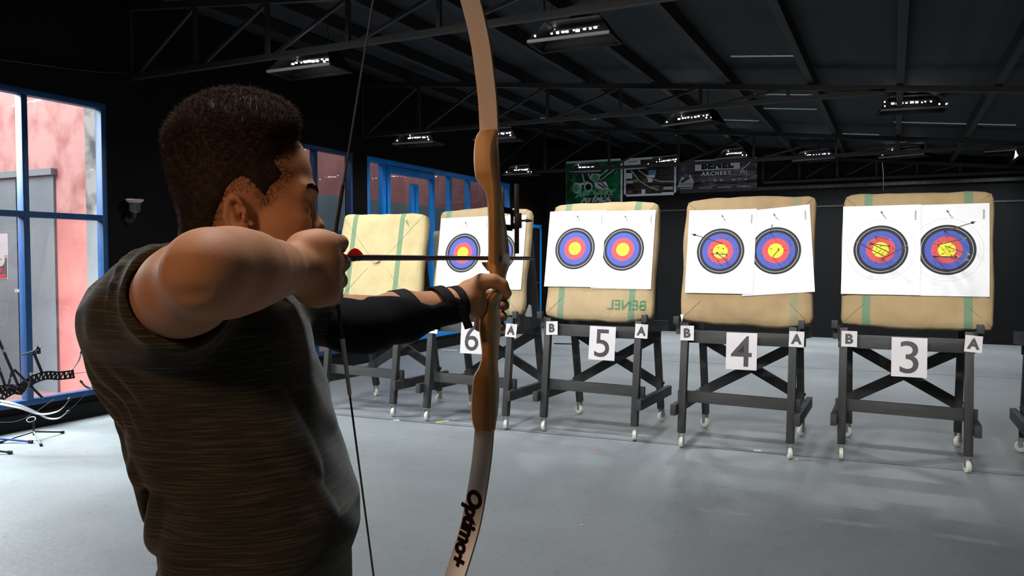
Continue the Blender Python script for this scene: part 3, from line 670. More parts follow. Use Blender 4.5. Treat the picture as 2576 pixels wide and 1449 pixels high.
# ------------------------------------------------------------------ banners on the back wall
def vinyl(name, c1, c2, sc=3.0, c3=None):
    m, nt, b = nodes(name); N = nt.nodes.new; L = nt.links.new
    tc = N('ShaderNodeTexCoord'); n = N('ShaderNodeTexNoise'); n.inputs['Scale'].default_value = sc; n.inputs['Detail'].default_value = 4; L(tc.outputs['Object'], n.inputs['Vector'])
    r = N('ShaderNodeValToRGB'); r.color_ramp.elements[0].position = .38; r.color_ramp.elements[0].color = (*c1, 1); r.color_ramp.elements[1].position = .6; r.color_ramp.elements[1].color = (*c2, 1)
    if c3: e = r.color_ramp.elements.new(.75); e.color = (*c3, 1)
    L(n.outputs['Fac'], r.inputs['Fac']); L(r.outputs['Color'], b.inputs['Base Color']); b.inputs['Roughness'].default_value = .25
    mp = N('ShaderNodeMapping'); mp.inputs['Rotation'].default_value = (0, .8, 0); mp.inputs['Scale'].default_value = (1.2, 1, 7); L(tc.outputs['Object'], mp.inputs[0])
    n2 = N('ShaderNodeTexNoise'); n2.inputs['Scale'].default_value = 2; L(mp.outputs[0], n2.inputs['Vector'])
    bp = N('ShaderNodeBump'); bp.inputs['Strength'].default_value = .6; bp.inputs['Distance'].default_value = .03; L(n2.outputs['Fac'], bp.inputs['Height']); L(bp.outputs['Normal'], b.inputs['Normal'])
    return m
M['vinyl_green'] = vinyl('green_banner_vinyl', (.012, .06, .03), (.012, .20, .07)); M['vinyl_dark'] = vinyl('dark_banner_vinyl', (.03, .026, .032), (.11, .09, .12), 4, (.26, .22, .28)); M['vinyl_brown'] = vinyl('brown_banner_vinyl', (.015, .017, .013), (.07, .06, .05), 3.5)
M['b_white'] = mat('banner_white', (.90, .92, .95), .4); M['b_green'] = mat('banner_green_line', (.16, .55, .28), .4); M['b_black'] = mat('banner_black', (.008, .009, .01), .4); M['b_grey'] = mat('banner_grey', (.55, .57, .60), .4)
M['b_blue'] = mat('banner_blue', (.15, .35, .45), .4); M['b_red'] = mat('banner_red', (.4, .05, .05), .4); M['b_yellow'] = mat('banner_yellow', (.35, .33, .05), .4)
BM = lambda k: [M[k], M['b_white'], M['b_black'], M['b_green'], M['b_grey'], M['b_blue'], M['b_red'], M['b_yellow']]
def flat_poly(mb, pts, mi, y=-.004):
    n = len(pts); mb.add([(p[0], y, p[1]) for p in pts], [tuple(range(n))], mi)
def stroke(mb, pts, w_, mi, y=-.005):
    for a, b in zip(pts[:-1], pts[1:]):
        a, b = Vector(a), Vector(b); d_ = (b - a).normalized(); n_ = Vector((-d_.y, d_.x)) * w_ / 2
        flat_poly(mb, [a + n_, b + n_, b - n_, a - n_], mi, y)
def banner(name, px0, py0, px1, py1, key, lb, draw, border=True):
    A, B = on_y(px0, py0, BY - .33 if px0 < 1500 and False else BY - .04), on_y(px1, py1, BY - .04); w_, h_ = B.x - A.x, A.z - B.z
    nx, nz = 24, 12; mb = MB()
    yf = lambda u, v: .01 * math.sin(u * 9 + v * 5) + .006 * math.sin(u * 23 - v * 11)
    v = [(w_ * (i / nx - .5), 0, h_ * (j / nz - .5)) for j in range(nz + 1) for i in range(nx + 1)]
    mb.add(v, [(j * (nx + 1) + i, j * (nx + 1) + i + 1, (j + 1) * (nx + 1) + i + 1, (j + 1) * (nx + 1) + i) for j in range(nz) for i in range(nx)], 0)
    mb.box((0, .006, 0), (w_, .008, h_), mi=2)
    if border:
        t = .045
        for c_, s_ in (((0, h_ / 2 - t / 2), (w_, t)), ((0, -h_ / 2 + t / 2), (w_, t)), ((-w_ / 2 + t / 2, 0), (t, h_)), ((w_ / 2 - t / 2, 0), (t, h_))):
            flat_poly(mb, [(c_[0] - s_[0] / 2, c_[1] - s_[1] / 2), (c_[0] + s_[0] / 2, c_[1] - s_[1] / 2), (c_[0] + s_[0] / 2, c_[1] + s_[1] / 2), (c_[0] - s_[0] / 2, c_[1] + s_[1] / 2)], 1, -.003)
    draw(mb, w_, h_)
    o = mb.build('banner', BM(key), loc=((A.x + B.x) / 2, BY - .04, (A.z + B.z) / 2)); tag(o, lb, 'banner', 'vinyl banners on the back wall')
def circle(c, r, n=20): return [(c[0] + r * math.cos(2 * PI * k / n), c[1] + r * math.sin(2 * PI * k / n)) for k in range(n)]
def d_green(mb, w_, h_):
    g = [(-.24 * w_, .42 * h_), (-.18 * w_, .0), (-.12 * w_, .12 * h_), (.02 * w_, -.05 * h_), (.2 * w_, .1 * h_), (.36 * w_, .34 * h_)]
    stroke(mb, [(-.22 * w_, .36 * h_), (-.14 * w_, .02 * h_)], .03, 1); stroke(mb, [(-.12 * w_, .34 * h_), (-.04 * w_, .10 * h_)], .03, 1)
    stroke(mb, [(.05 * w_, .1 * h_), (.34 * w_, .36 * h_)], .03, 1); stroke(mb, [(.12 * w_, .06 * h_), (.40 * w_, .32 * h_)], .02, 1)
    flat_poly(mb, circle((.04 * w_, .14 * h_), .11), 1); flat_poly(mb, circle((.04 * w_, .12 * h_), .08), 3, -.006)
    flat_poly(mb, circle((-.28 * w_, -.07 * h_), .115), 1); flat_poly(mb, circle((-.30 * w_, -.07 * h_), .09), 3, -.006)
    stroke(mb, [(-.22 * w_, -.0), (-.08 * w_, .04 * h_)], .05, 1); flat_poly(mb, circle((-.08 * w_, -.06 * h_), .10), 1); flat_poly(mb, circle((-.08 * w_, -.06 * h_), .07), 2, -.006)
    flat_poly(mb, [(.02 * w_, .02 * h_), (.22 * w_, .04 * h_), (.28 * w_, -.14 * h_), (.12 * w_, -.12 * h_), (.05 * w_, -.10 * h_)], 1)
    stroke(mb, [(.08 * w_, .0), (.20 * w_, -.10 * h_)], .025, 2, -.007); stroke(mb, [(.14 * w_, .02 * h_), (.24 * w_, -.09 * h_)], .02, 2, -.007)
    rr = random.Random(3)
    for k in range(9):
        c_ = (rr.choice((-.36, -.3, .3, .38)) * w_ + rr.uniform(-.04, .04), rr.uniform(-.1, .3) * h_)
        pts = circle(c_, .04, 8); stroke(mb, pts + pts[:1], .012, 3)
    add_text(mb, 'ARCHERY', .215, (.02 * w_, 0, -.205 * h_), lift=(0, -.006, 0), mi=3, shear=.35, offset=.012, spacing=.85)
    add_text(mb, 'ATTACK', .19, (.05 * w_, 0, -.315 * h_), lift=(0, -.006, 0), mi=4, shear=.35, offset=.012, spacing=.85)
def d_mid(mb, w_, h_):
    flat_poly(mb, [(-.48 * w_, .30 * h_), (-.18 * w_, .33 * h_), (-.18 * w_, .47 * h_), (-.48 * w_, .46 * h_)], 1)
    stroke(mb, [(-.43 * w_, .40 * h_), (-.23 * w_, .41 * h_)], .05, 4, -.006)
    stroke(mb, [(-.5 * w_, .22 * h_), (.5 * w_, .26 * h_)], .03, 1)
    stroke(mb, [(-.36 * w_, .18 * h_), (-.2 * w_, -.1 * h_), (.0, -.28 * h_), (.16 * w_, -.36 * h_)], .025, 4)
    stroke(mb, [(-.22 * w_, .18 * h_), (.0, -.05 * h_), (.2 * w_, -.14 * h_), (.48 * w_, -.16 * h_)], .02, 4)
    for x, y, c_, a, b in ((-.4, .04, 1, .07, .06), (-.4, -.12, 4, .09, .03), (-.08, -.1, 6, .05, .03), (.0, -.1, 1, .06, .04), (.05, .1, 5, .08, .05), (.02, .0, 1, .09, .03), (-.27, -.1, 7, .04, .03), (.1, -.27, 7, .09, .02), (-.12, -.4, 1, .04, .06), (.35, -.32, 4, .10, .03), (.34, -.45, 1, .12, .02), (-.38, -.38, 6, .06, .03)):
        flat_poly(mb, [(x * w_ - a, y * h_ - b), (x * w_ + a, y * h_ - b), (x * w_ + a, y * h_ + b), (x * w_ - a, y * h_ + b)], c_, -.0045)
def d_benel(mb, w_, h_):
    flat_poly(mb, [(-.27 * w_, .14 * h_), (.29 * w_, .14 * h_), (.29 * w_, .48 * h_), (-.27 * w_, .48 * h_)], 1)
    add_text(mb, 'BENEL', .205, (.01 * w_, 0, .31 * h_), lift=(0, -.006, 0), mi=2, offset=.014, spacing=1.12)
    add_text(mb, 'ARCHERY', .11, (.0 * w_, 0, .04 * h_), lift=(0, -.006, 0), mi=1, offset=.004, spacing=1.3)
    add_text(mb, 'PH', .11, (.34 * w_, 0, .04 * h_), lift=(0, -.006, 0), mi=4, offset=.004)
    flat_poly(mb, [(-.5 * w_, -.36 * h_), (-.44 * w_, -.02 * h_), (-.38 * w_, -.1 * h_), (-.33 * w_, .05 * h_), (-.28 * w_, -.22 * h_), (-.3 * w_, -.38 * h_)], 4); stroke(mb, [(-.45 * w_, -.2 * h_), (-.34 * w_, -.06 * h_)], .05, 2, -.006)
    for k in range(8): flat_poly(mb, [((-.16 + k * .075) * w_ - .03, -.22 * h_), ((-.16 + k * .075) * w_ + .03, -.22 * h_), ((-.16 + k * .075) * w_ + .03, -.17 * h_), ((-.16 + k * .075) * w_ - .03, -.17 * h_)], (7, 6, 4, 4, 6, 4, 5, 4)[k])
    for k in range(4): stroke(mb, [((-.46 + k * .24) * w_, -.42 * h_), ((-.30 + k * .24) * w_, -.42 * h_)], .02, 4)
    stroke(mb, [(.48 * w_, .48 * h_), (.36 * w_, .2 * h_), (.30 * w_, .1 * h_)], .02, 1)
banner('banner', 1420, 407, 1566, 520, 'vinyl_green', 'tall green banner with white archer drawing and slanted lettering on the back wall', d_green)
banner('banner', 1570, 399, 1701, 490, 'vinyl_brown', 'dark brown banner with white border and small logos, middle of three', d_mid)
banner('banner', 1704, 405, 1904, 474, 'vinyl_dark', 'wide black banner with a large name in a white box', d_benel, border=False)

# ------------------------------------------------------------------ competition bows parked by the left window
M['limb_white'] = mat('white_limb', (.34, .35, .37), .35); M['riser_black'] = mat('black_machined_riser', (.02, .018, .022), .3, metal=.4); M['gold'] = mat('gold_trim', (.5, .4, .18), .4, metal=.5); M['carbon'] = mat('carbon_rod', (.02, .02, .024), .35)
M['blue_tube'] = mat('blue_anodised_tube', (.03, .08, .45), .35, metal=.4)
def P(L_, d_): return [q(x, y, d_ + (e[0] if e else 0)) for x, y, *e in L_]
def lattice(mb, pts, w0, thick, mi=0):                    # machined riser: two rails joined by webs
    n = len(pts); up = Vector((0, 0, 1)); rails = ([], [])
    for i, p in enumerate(pts):
        t = (pts[min(i + 1, n - 1)] - pts[max(i - 1, 0)]).normalized(); nn = FV.cross(t).normalized(); w_ = w0[i] if isinstance(w0, list) else w0
        rails[0].append(p + nn * w_ / 2); rails[1].append(p - nn * w_ / 2)
    for r_ in rails:
        for a, b in zip(r_[:-1], r_[1:]): mb.bar(a, b + (b - a).normalized() * .004, thick, .011, side=FV, mi=mi)
    for i in range(n - 1): mb.bar(rails[0][i], rails[1][i + 1], thick * .7, .008, side=FV, mi=mi)
    for i in range(n): mb.bar(rails[0][i], rails[1][i], thick * .7, .008, side=FV, mi=mi)
def sm(pts, k=5):
    pts = [Vector(p) for p in pts]; out = []
    for i in range(len(pts) - 1):
        p0, p1, p2, p3 = pts[max(i - 1, 0)], pts[i], pts[i + 1], pts[min(i + 2, len(pts) - 1)]
        for j in range(k):
            t = j / k; out.append(.5 * ((2 * p1) + (p2 - p0) * t + (2 * p0 - 5 * p1 + 4 * p2 - p3) * t * t + (3 * p1 - p0 - 3 * p2 + p3) * t ** 3))
    return out + [pts[-1]]
def limb_strip(mb, pts, w0, w1, th=.006, mi=0, side=None):
    pts = sm(pts); n = len(pts); rings = []
    for i, p in enumerate(pts):
        t = (pts[min(i + 1, n - 1)] - pts[max(i - 1, 0)]).normalized(); sd = (side or FV); sd = (sd - t * sd.dot(t)).normalized(); nn = t.cross(sd); w_ = w0 + (w1 - w0) * i / (n - 1)
        rings.append([p + sd * w_ / 2 + nn * th / 2, p - sd * w_ / 2 + nn * th / 2, p - sd * w_ / 2 - nn * th / 2, p + sd * w_ / 2 - nn * th / 2])
    mb.loft(rings, mi)
def parked_bow(base_px, d_, lb, riser, rw, limbs, strings, rods):
    base = on_z(*base_px, 0); t = empty('recurve_bow', base, label=lb, cat='bow', group='competition bows parked by the left window'); inv = Vector(base)
    loc = lambda L_: [p - inv for p in P(L_, d_)]
    if riser:
        mb = MB(); lattice(mb, sm(loc(riser), 3), rw, .022); mb.build('riser', [M['riser_black']], t)
        rp = sm(loc(riser), 3); gb = MB()
        for i in range(2, len(rp) - 2, 3): gb.box(rp[i], (.018, .02, .012))
        gb.build('riser_inlay', M['gold'], t)
    for L_, key in limbs:
        mb = MB(); pl = loc(L_); limb_strip(mb, pl, .020, .012, side=(Vector((0, 0, 1)) * .6 + FV).normalized()); lm = mb.build('limb', M[key], t)
        MB().tube([pl[-1], pl[-1] + (pl[-1] - pl[-2]).normalized() * .02], [.012, .006], 6).build('limb_tip', M['black_plastic'], lm)
    for L_ in strings: MB().tube(sm(loc(L_)), .0022, 5).build('bowstring', M['grey_print'], t)
    for L_, r_ in rods:
        pl = loc(L_); mb = MB().tube(pl, r_, 8); rd = mb.build('stabiliser_rod', M['carbon'], t)
        MB().tube([pl[0] + (pl[-1] - pl[0]) * .42, pl[0] + (pl[-1] - pl[0]) * .47], r_ * 1.35, 8).build('collar', M['steel'], rd)
    return t, loc
t1, lc = parked_bow((85, 1118), 6.0, 'black machined bow with gold trim by the window, its white limb raised', [(-20, 1018), (12, 992), (40, 978), (62, 972), (84, 955), (118, 944), (150, 945), (184, 941)], .055,
    [([(168, 940), (186, 925), (199, 906), (204, 888)], 'limb_white')], [[(184, 940), (212, 937), (262, 933)]], [([(-20, 815), (45, 968)], .011), ([(36, 930), (108, 1002)], .010), ([(30, 935), (21, 970)], .009)])
sg = MB(); a, b_ = lc([(107, 941), (87, 892)]); sg.tube([a, b_], .011, 8); sg.tube(lc([(56, 893), (100, 879)]), [.006, .012], 8); sg.box(lc([(93, 885)])[0], (.055, .03, .032), bev=.006); sg.tube(lc([(84, 893), (97, 872)]), .010, 8); sg.tube(lc([(88, 878), (104, 873)]), .005, 6); sg.build('sight', M['black_plastic'], t1)
MB().tube(lc([(80, 949), (79, 938)]), [.008, .014], 8).build('knob', M['steel'], t1)
t2, _ = parked_bow((20, 1105), 5.75, 'parked dark bow whose white limb curls up just over the tripod', [(-40, 985), (0, 978), (30, 975), (52, 985), (66, 962)], .04,
    [([(0, 1016), (52, 1027), (100, 1042), (140, 1037), (160, 1024), (174, 1005)], 'limb_white')], [[(0, 1062), (35, 1061), (60, 1053), (78, 1042)], [(92, 1035), (136, 1004)]], [([(-10, 905), (12, 968)], .010)])
t3, _ = parked_bow((-30, 1120), 5.9, 'parked bow with the lowest white limb, its black-tipped limb beside the archer', None, .04,
    [([(0, 1008), (50, 1020), (92, 1038), (120, 1052), (148, 1052), (170, 1036)], 'limb_white'), ([(262, 965), (245, 974), (230, 977), (215, 972), (206, 962)], 'black_plastic')], [[(170, 1036), (205, 1002), (226, 980), (250, 955)]], [([(-60, 1000), (0, 1012)], .012)])
# tripod stand (black) and two more stand legs
b0 = on_z(85, 1114, 0); t = empty('bow_stand', b0, label='small black tripod bow stand with a ring cradle on the floor by the window', cat='bow stand')
c0 = on_z(85, 1095, .04) - b0; dd = 6.1
MB().tube([c0, c0 + Vector((0, 0, .12))], .007, 8).build('post', M['black_plastic'], t)
for e in ((158, 1087), (103, 1119), (2, 1112)):
    p = on_z(*e, .012) - b0; lg = MB().tube([c0 + Vector((0, 0, .03)), p], .007, 8).build('leg', M['steel'] if e[0] == 103 else M['black_plastic'], t)
    MB().tube([p - (p - c0).normalized() * .02, p + (p - c0).normalized() * .01], .011, 8).build('rubber_foot', M['rubber'], lg)
rg = [c0 + Vector((-.03, 0, .13)) + (RV * math.cos(a_) * .035 + (FV * .6 + Vector((0, 0, .5))) * math.sin(a_) * .035) for a_ in [k * PI / 8 for k in range(17)]]
MB().tube(rg, .004, 6, cap=False).build('cradle_ring', M['steel'], t)
b0 = on_z(0, 1103, 0); t = empty('bow_stand', b0, label='blue tubular bow stand reaching in from the left edge', cat='bow stand')
for e, s_ in (((78, 1111), (-60, 1098)), ((-60, 1130), (-10, 1098))):
    a_, p = on_z(*s_, .05) - b0, on_z(*e, .014) - b0; lg = MB().tube([a_, p], .009, 8).build('leg', M['blue_tube'], t)
    MB().tube([p - (p - a_).normalized() * .02, p + (p - a_).normalized() * .012], .014, 8).build('rubber_foot', M['rubber'], lg)
b0 = on_z(0, 1138, 0); t = empty('bow_stand', b0, label='black stand leg end on the floor at the left edge, nearest the camera', cat='bow stand')
a_, p = on_z(-60, 1128, .05) - b0, on_z(26, 1138, .014) - b0; lg = MB().tube([a_, p], .009, 8).build('leg', M['black_plastic'], t)
MB().tube([p - (p - a_).normalized() * .02, p + (p - a_).normalized() * .012], .014, 8).build('rubber_foot', M['rubber'], lg)
# ------------------------------------------------------------------ a small implicit-surface modeller (one continuous skin)
class Prim:
    def __init__(s, fn, lo, hi, k=.01, op='add'): s.fn = fn; s.lo = np.array(lo, float); s.hi = np.array(hi, float); s.k = k; s.op = op
def cap_(a, b, ra, rb=None, k=.012, op='add', sq=None):
    a, b = np.array(a, float), np.array(b, float); rb = ra if rb is None else rb; ab = b - a; L2 = max((ab * ab).sum(), 1e-12); r = max(ra, rb)
    def fn(P):
        w = P - a; t = np.clip((w @ ab) / L2, 0, 1); d = w - t[:, None] * ab
        return np.sqrt((d * d).sum(1)) - (ra + (rb - ra) * t)
    return Prim(fn, np.minimum(a, b) - r, np.maximum(a, b) + r, k, op)
def ell_(c, r, k=.012, op='add', M_=None):
    c, r = np.array(c, float), np.array(r, float)
    def fn(P):
        w = P - c
        if M_ is not None: w = w @ M_
        k0 = np.sqrt(((w / r) ** 2).sum(1)); k1 = np.sqrt(((w / (r * r)) ** 2).sum(1)) + 1e-9
        return k0 * (k0 - 1) / k1
    m = r.max() if M_ is not None else r
    return Prim(fn, c - m, c + m, k, op)
def loft_(rows, k=.02, op='add', n=2.3, rot=0.0):
    rows = sorted(rows); z = np.array([r[0] for r in rows]); A = np.array([r[1:] for r in rows], float)   # z, cx, cy, a, b
    cs, sn = math.cos(rot), math.sin(rot)
    def fn(P):
        cx, cy, a, b = (np.interp(P[:, 2], z, A[:, i]) for i in range(4))
        x, y = P[:, 0] - cx, P[:, 1] - cy; x, y = x * cs + y * sn, -x * sn + y * cs
        rr = (np.abs(x / a) ** n + np.abs(y / b) ** n) ** (1 / n); d = (rr - 1) * np.minimum(a, b)
        dz = np.maximum(z[0] - P[:, 2], P[:, 2] - z[-1]); m = np.maximum(d, dz); r0 = .015
        return np.where((d > -r0) & (dz > -r0), np.sqrt(np.maximum(d + r0, 0) ** 2 + np.maximum(dz + r0, 0) ** 2) - r0, m)
    m = A[:, 2:].max() * 1.05
    return Prim(fn, (A[:, 0].min() - m, A[:, 1].min() - m, z[0]), (A[:, 0].max() + m, A[:, 1].max() + m, z[-1]), k, op)
def half_(p, nrm, k=.004, lo=(-9, -9, -9), hi=(9, 9, 9), op='sub'):       # cuts away the side the normal points to
    p, nrm = np.array(p, float), np.array(nrm, float); nrm = nrm / np.linalg.norm(nrm)
    return Prim(lambda P: -((P - p) @ nrm), lo, hi, k, op)
def chain_(pts, k=.006, op='add'):
    return [cap_(a[:3], b[:3], a[3], b[3], k, op) for a, b in zip(pts[:-1], pts[1:])]
def moved(pr, M_, o):                                                  # primitive given in a local frame: columns of M_ are its axes
    M_ = np.array(M_, float); o = np.array(o, float); f = pr.fn
    cs = np.array([[x, y, z] for x in (pr.lo[0], pr.hi[0]) for y in (pr.lo[1], pr.hi[1]) for z in (pr.lo[2], pr.hi[2])]) @ M_.T + o
    return Prim(lambda P: f((P - o) @ M_), cs.min(0), cs.max(0), pr.k, pr.op)
def field(P, prims, lo=None, hi=None):
    d = np.full(len(P), 1.0)
    for p in prims:
        if lo is not None:
            g = np.maximum(np.maximum(p.lo - hi, lo - p.hi), 0)
            if (g * g).sum() > (p.k + .004) ** 2: continue
        e = p.fn(P)
        if p.op == 'add': h = np.maximum(p.k - np.abs(d - e), 0) / p.k; d = np.minimum(d, e) - h * h * p.k * .25
        else: h = np.maximum(p.k - np.abs(d + e), 0) / p.k; d = np.maximum(d, -e) + h * h * p.k * .25
    return d
EDG = [((0, 0, 0), 0), ((0, 1, 0), 0), ((0, 0, 1), 0), ((0, 1, 1), 0), ((0, 0, 0), 1), ((1, 0, 0), 1), ((0, 0, 1), 1), ((1, 0, 1), 1), ((0, 0, 0), 2), ((1, 0, 0), 2), ((0, 1, 0), 2), ((1, 1, 0), 2)]
def polygonise(prims, h=.0022, n=20, disp=None):
    adds = [p for p in prims if p.op == 'add']; lo = np.min([p.lo for p in adds], 0) - .01; hi = np.max([p.hi for p in adds], 0) + .01
    S = n * h; i0 = np.floor(lo / S).astype(int); i1 = np.ceil(hi / S).astype(int)
    G = np.stack(np.meshgrid(*[np.arange(a, b) for a, b in zip(i0, i1)], indexing='ij'), -1).reshape(-1, 3)
    C = (G + .5) * S; keep = np.zeros(len(G), bool)
    for p in adds: keep |= np.all((C > p.lo - S) & (C < p.hi + S), 1)
    G = G[keep]; C = C[keep]; d = field(C, prims); act = G[np.abs(d) < S * 1.25 + .012]
    V, I, Q = [], [], []; OFF = 1 << 20
    gid = lambda c: ((c[..., 0] + OFF // 2).astype(np.int64) * OFF + (c[..., 1] + OFF // 2)) * OFF + (c[..., 2] + OFF // 2)
    loc = np.stack(np.meshgrid(*[np.arange(-1, n + 1)] * 3, indexing='ij'), -1)
    for g in act:
        idx = loc + g * n; P = (idx * h).reshape(-1, 3).astype(float)
        F = field(P, prims, P.min(0), P.max(0))
        if F.min() > .01 or F.max() < -.01: continue
        if disp is not None: F = F + disp(P)
        F = F.reshape(n + 2, n + 2, n + 2); neg = F < 0
        if neg.all() or not neg.any(): continue
        m = n + 1; cnt = np.zeros((m, m, m)); acc = np.zeros((m, m, m, 3))
        for o, ax in EDG:
            sl = tuple(slice(k, k + m) for k in o); o2 = list(o); o2[ax] += 1; sl2 = tuple(slice(k, k + m) for k in o2)
            a, b = F[sl], F[sl2]; x = (neg[sl] != neg[sl2]); t = np.where(x, a / np.where(x, a - b, 1), 0)
            cnt += x; acc += x[..., None] * np.array(o, float); acc[..., ax] += t * x
        has = cnt > 0; cell = idx[:m, :m, :m][has]
        V.append((cell + acc[has] / cnt[has][:, None]) * h); I.append(gid(cell))
        for ax in range(3):
            b_, c_ = (ax + 1) % 3, (ax + 2) % 3
            sl = [slice(1, n + 1)] * 3; s2 = list(sl); s2[ax] = slice(2, n + 2)
            a, b = neg[tuple(sl)], neg[tuple(s2)]; cr = a != b
            if not cr.any(): continue
            s = idx[1:n + 1, 1:n + 1, 1:n + 1][cr]; eb = np.eye(3, dtype=int)[b_]; ec = np.eye(3, dtype=int)[c_]
            qd = np.stack([gid(s), gid(s - eb), gid(s - eb - ec), gid(s - ec)], 1); fl = a[cr]
            qd[~fl] = qd[~fl][:, ::-1]; Q.append(qd)
    V = np.concatenate(V); I = np.concatenate(I); Q = np.concatenate(Q)
    u, first = np.unique(I, return_index=True); V = V[first]; Q = np.searchsorted(u, Q)
    lab = np.arange(len(V))                            # keep only the largest connected piece
    for _ in range(400):
        m = lab[Q].min(1); new = lab.copy()
        for c in range(4): np.minimum.at(new, Q[:, c], m)
        new = new[new]
        if (new == lab).all(): break
        lab = new
    big = np.bincount(lab[Q[:, 0]]).argmax(); Q = Q[lab[Q[:, 0]] == big]; used = np.unique(Q); V = V[used]; Q = np.searchsorted(used, Q)
    return V, Q
def np_mesh(name, V, Q, m, world=True, base=(0, 0, 0)):
    V = np.asarray(V, float)
    me = bpy.data.meshes.new(name); me.vertices.add(len(V)); me.vertices.foreach_set('co', (V - np.array(base)).astype(np.float32).ravel())
    me.loops.add(Q.size); me.loops.foreach_set('vertex_index', Q[:, ::-1].astype(np.int32).ravel())
    k = Q.shape[1]; me.polygons.add(len(Q)); me.polygons.foreach_set('loop_start', np.arange(len(Q), dtype=np.int32) * k)
    me.polygons.foreach_set('use_smooth', np.ones(len(Q), bool)); me.update(calc_edges=True); me.validate()
    me.materials.append(m); return me
def relax(V, Q, it=2, lam=.5):
    for _ in range(it):
        s = np.zeros_like(V); c = np.zeros(len(V))
        for a, b in ((0, 1), (1, 2), (2, 3), (3, 0)):
            np.add.at(s, Q[:, a], V[Q[:, b]]); np.add.at(s, Q[:, b], V[Q[:, a]]); np.add.at(c, Q[:, a], 1); np.add.at(c, Q[:, b], 1)
        V = V + lam * (s / c[:, None] - V)
    return V

# ------------------------------------------------------------------ bow frame: s along the arrow, p to the right, u up (all in the camera-yaw frame)
NK = np.array(qf(834, 648, 1.03)); DIR = np.array([.3608, .9326, 0.]); RGT = np.array([.9326, -.3608, 0.]); UP = np.array([0, 0, 1.])
def bw(s, p, u): return NK + DIR * s + RGT * p + UP * u
def bs(px, py, p=0.0):                                   # s and u of a spot seen at a pixel, lying at offset p
    a, b = lens(px, py); s = (a * (NK[1] - .3608 * p) - NK[0] - .9326 * p) / (.3608 - .9326 * a)
    d = NK[1] + .9326 * s - .3608 * p; return s, CAM_H + b * d - NK[2]
def bp_(px, s):                                          # p of a spot seen at column px, lying at s
    a, _ = lens(px, 700); return (a * (NK[1] + .9326 * s) - NK[0] - .3608 * s) / (.9326 + .3608 * a)
F3 = lambda pt: Vector(pt)
YR = Matrix.Rotation(YAW, 3, 'Z')

M['riser_wood'] = mat('orange_laminated_wood', (.64, .33, .12), .42, spec=.25, noise=9, stretch=(6, 6, .35), col2=(.50, .235, .08), ramp=(.3, .7), coat=.08)
M['riser_side'] = mat('pale_laminated_wood', (.52, .33, .14), .35, noise=9, stretch=(6, 6, .35), col2=(.34, .20, .08), ramp=(.3, .7), coat=.08)
M['limb_face'] = mat('beige_limb_fibreglass', (.86, .70, .58), .38)
M['limb_edge'] = mat('limb_edge_wood', (.32, .24, .17), .5)
M['foil'] = mat('dark_foil_lettering', (.03, .012, .02), .18, metal=.5)
M['string'] = mat('bowstring_fibre', (.045, .045, .045), .7); M['serving'] = mat('pale_worn_string', (.62, .60, .55), .8); M['serving_dark'] = mat('black_serving', (.008, .008, .01), .6)
bow = empty('recurve_bow', f2w(bw(.55, 0, -.15)), YAW, label='large wooden recurve bow with beige limbs drawn by the archer, nearest the camera', cat='bow')
BO = bw(.55, 0, -.15)
def bb(mb, name, mats, parent=bow, sharp=35):
    mb.v = [tuple(np.array(v) - BO) for v in mb.v]; return mb.build(name, mats, parent, sharp=sharp)
ROWS = [(327, 1206, 1249, 1257), (336, 1199, 1246, 1256), (350, 1194, 1241, 1256), (370, 1191, 1237, 1257), (400, 1190, 1236, 1259), (430, 1192, 1238, 1260), (448, 1195, 1240, 1261), (460, 1203, 1242, 1262), (474, 1214, 1243, 1264), (490, 1220, 1244, 1266), (510, 1224, 1245, 1268),
        (561, 1226, 1245, 1275), (600, 1226, 1245, 1280), (648, 1226, 1245, 1285), (664, 1226, 1246, 1285), (680, 1228, 1250, 1280), (692, 1232, 1254, 1276), (710, 1237, 1256, 1274), (735, 1232, 1252, 1268), (761, 1212, 1234, 1262), (780, 1206, 1230, 1261), (799, 1204, 1228, 1262),
        (830, 1203, 1227, 1263), (856, 1206, 1228, 1260), (894, 1209.5, 1229, 1256), (926, 1200.6, 1230, 1255), (945, 1190, 1231, 1256.5), (965, 1186, 1232, 1258), (1000, 1183, 1232, 1258), (1040, 1182, 1233, 1255), (1065, 1185, 1234.5, 1251), (1082, 1191, 1236, 1248)]
def s_mid(py):                                           # belly line of the riser
    return float(np.interp(py, [327, 420, 560, 700, 800, 900, 1082], [.505, .50, .505, .515, .495, .49, .480]))
rings = []; prof = []
for py, l, m_, r_ in ROWS:
    s0 = s_mid(py); _, b = lens(1230, py); d = NK[1] + .9326 * s0; u = CAM_H + b * d - NK[2]
    p0, p1 = bp_(l, s0), bp_(m_, s0)
    a = lens(r_, 700)[0]; s1 = (a * (NK[1] - .3608 * p1) - NK[0] - .9326 * p1) / (.3608 - .9326 * a); th = min(max(s1 - s0, .022), .085)
    c = .004; prof.append((u, s0, p0, p1, th))
    rings.append([bw(s0 + c, p0, u), bw(s0, p0 + c, u), bw(s0, p1 - c * .6, u), bw(s0 + c * .8, p1, u), bw(s0 + th * .55, p1 + .002, u), bw(s0 + th - .006, p1 + .0005, u), bw(s0 + th, p1 - .006, u), bw(s0 + th, p0 + .006, u), bw(s0 + th - .006, p0, u)])
ring_s = []
cols = [sm([Vector(r[k]) for r in rings], 4) for k in range(9)]
ring_s = [[np.array(c[i]) for c in cols] for i in range(len(cols[0]))]
mb = MB(); mb.loft(ring_s)
for k, f in enumerate(mb.f):
    if len(f) == 4 and (min(f) % 9) in (3, 4, 5) and (max(f) - min(f)) < 20: mb.mi[k] = 1
riser = bb(mb, 'riser', [M['riser_wood'], M['riser_side']])
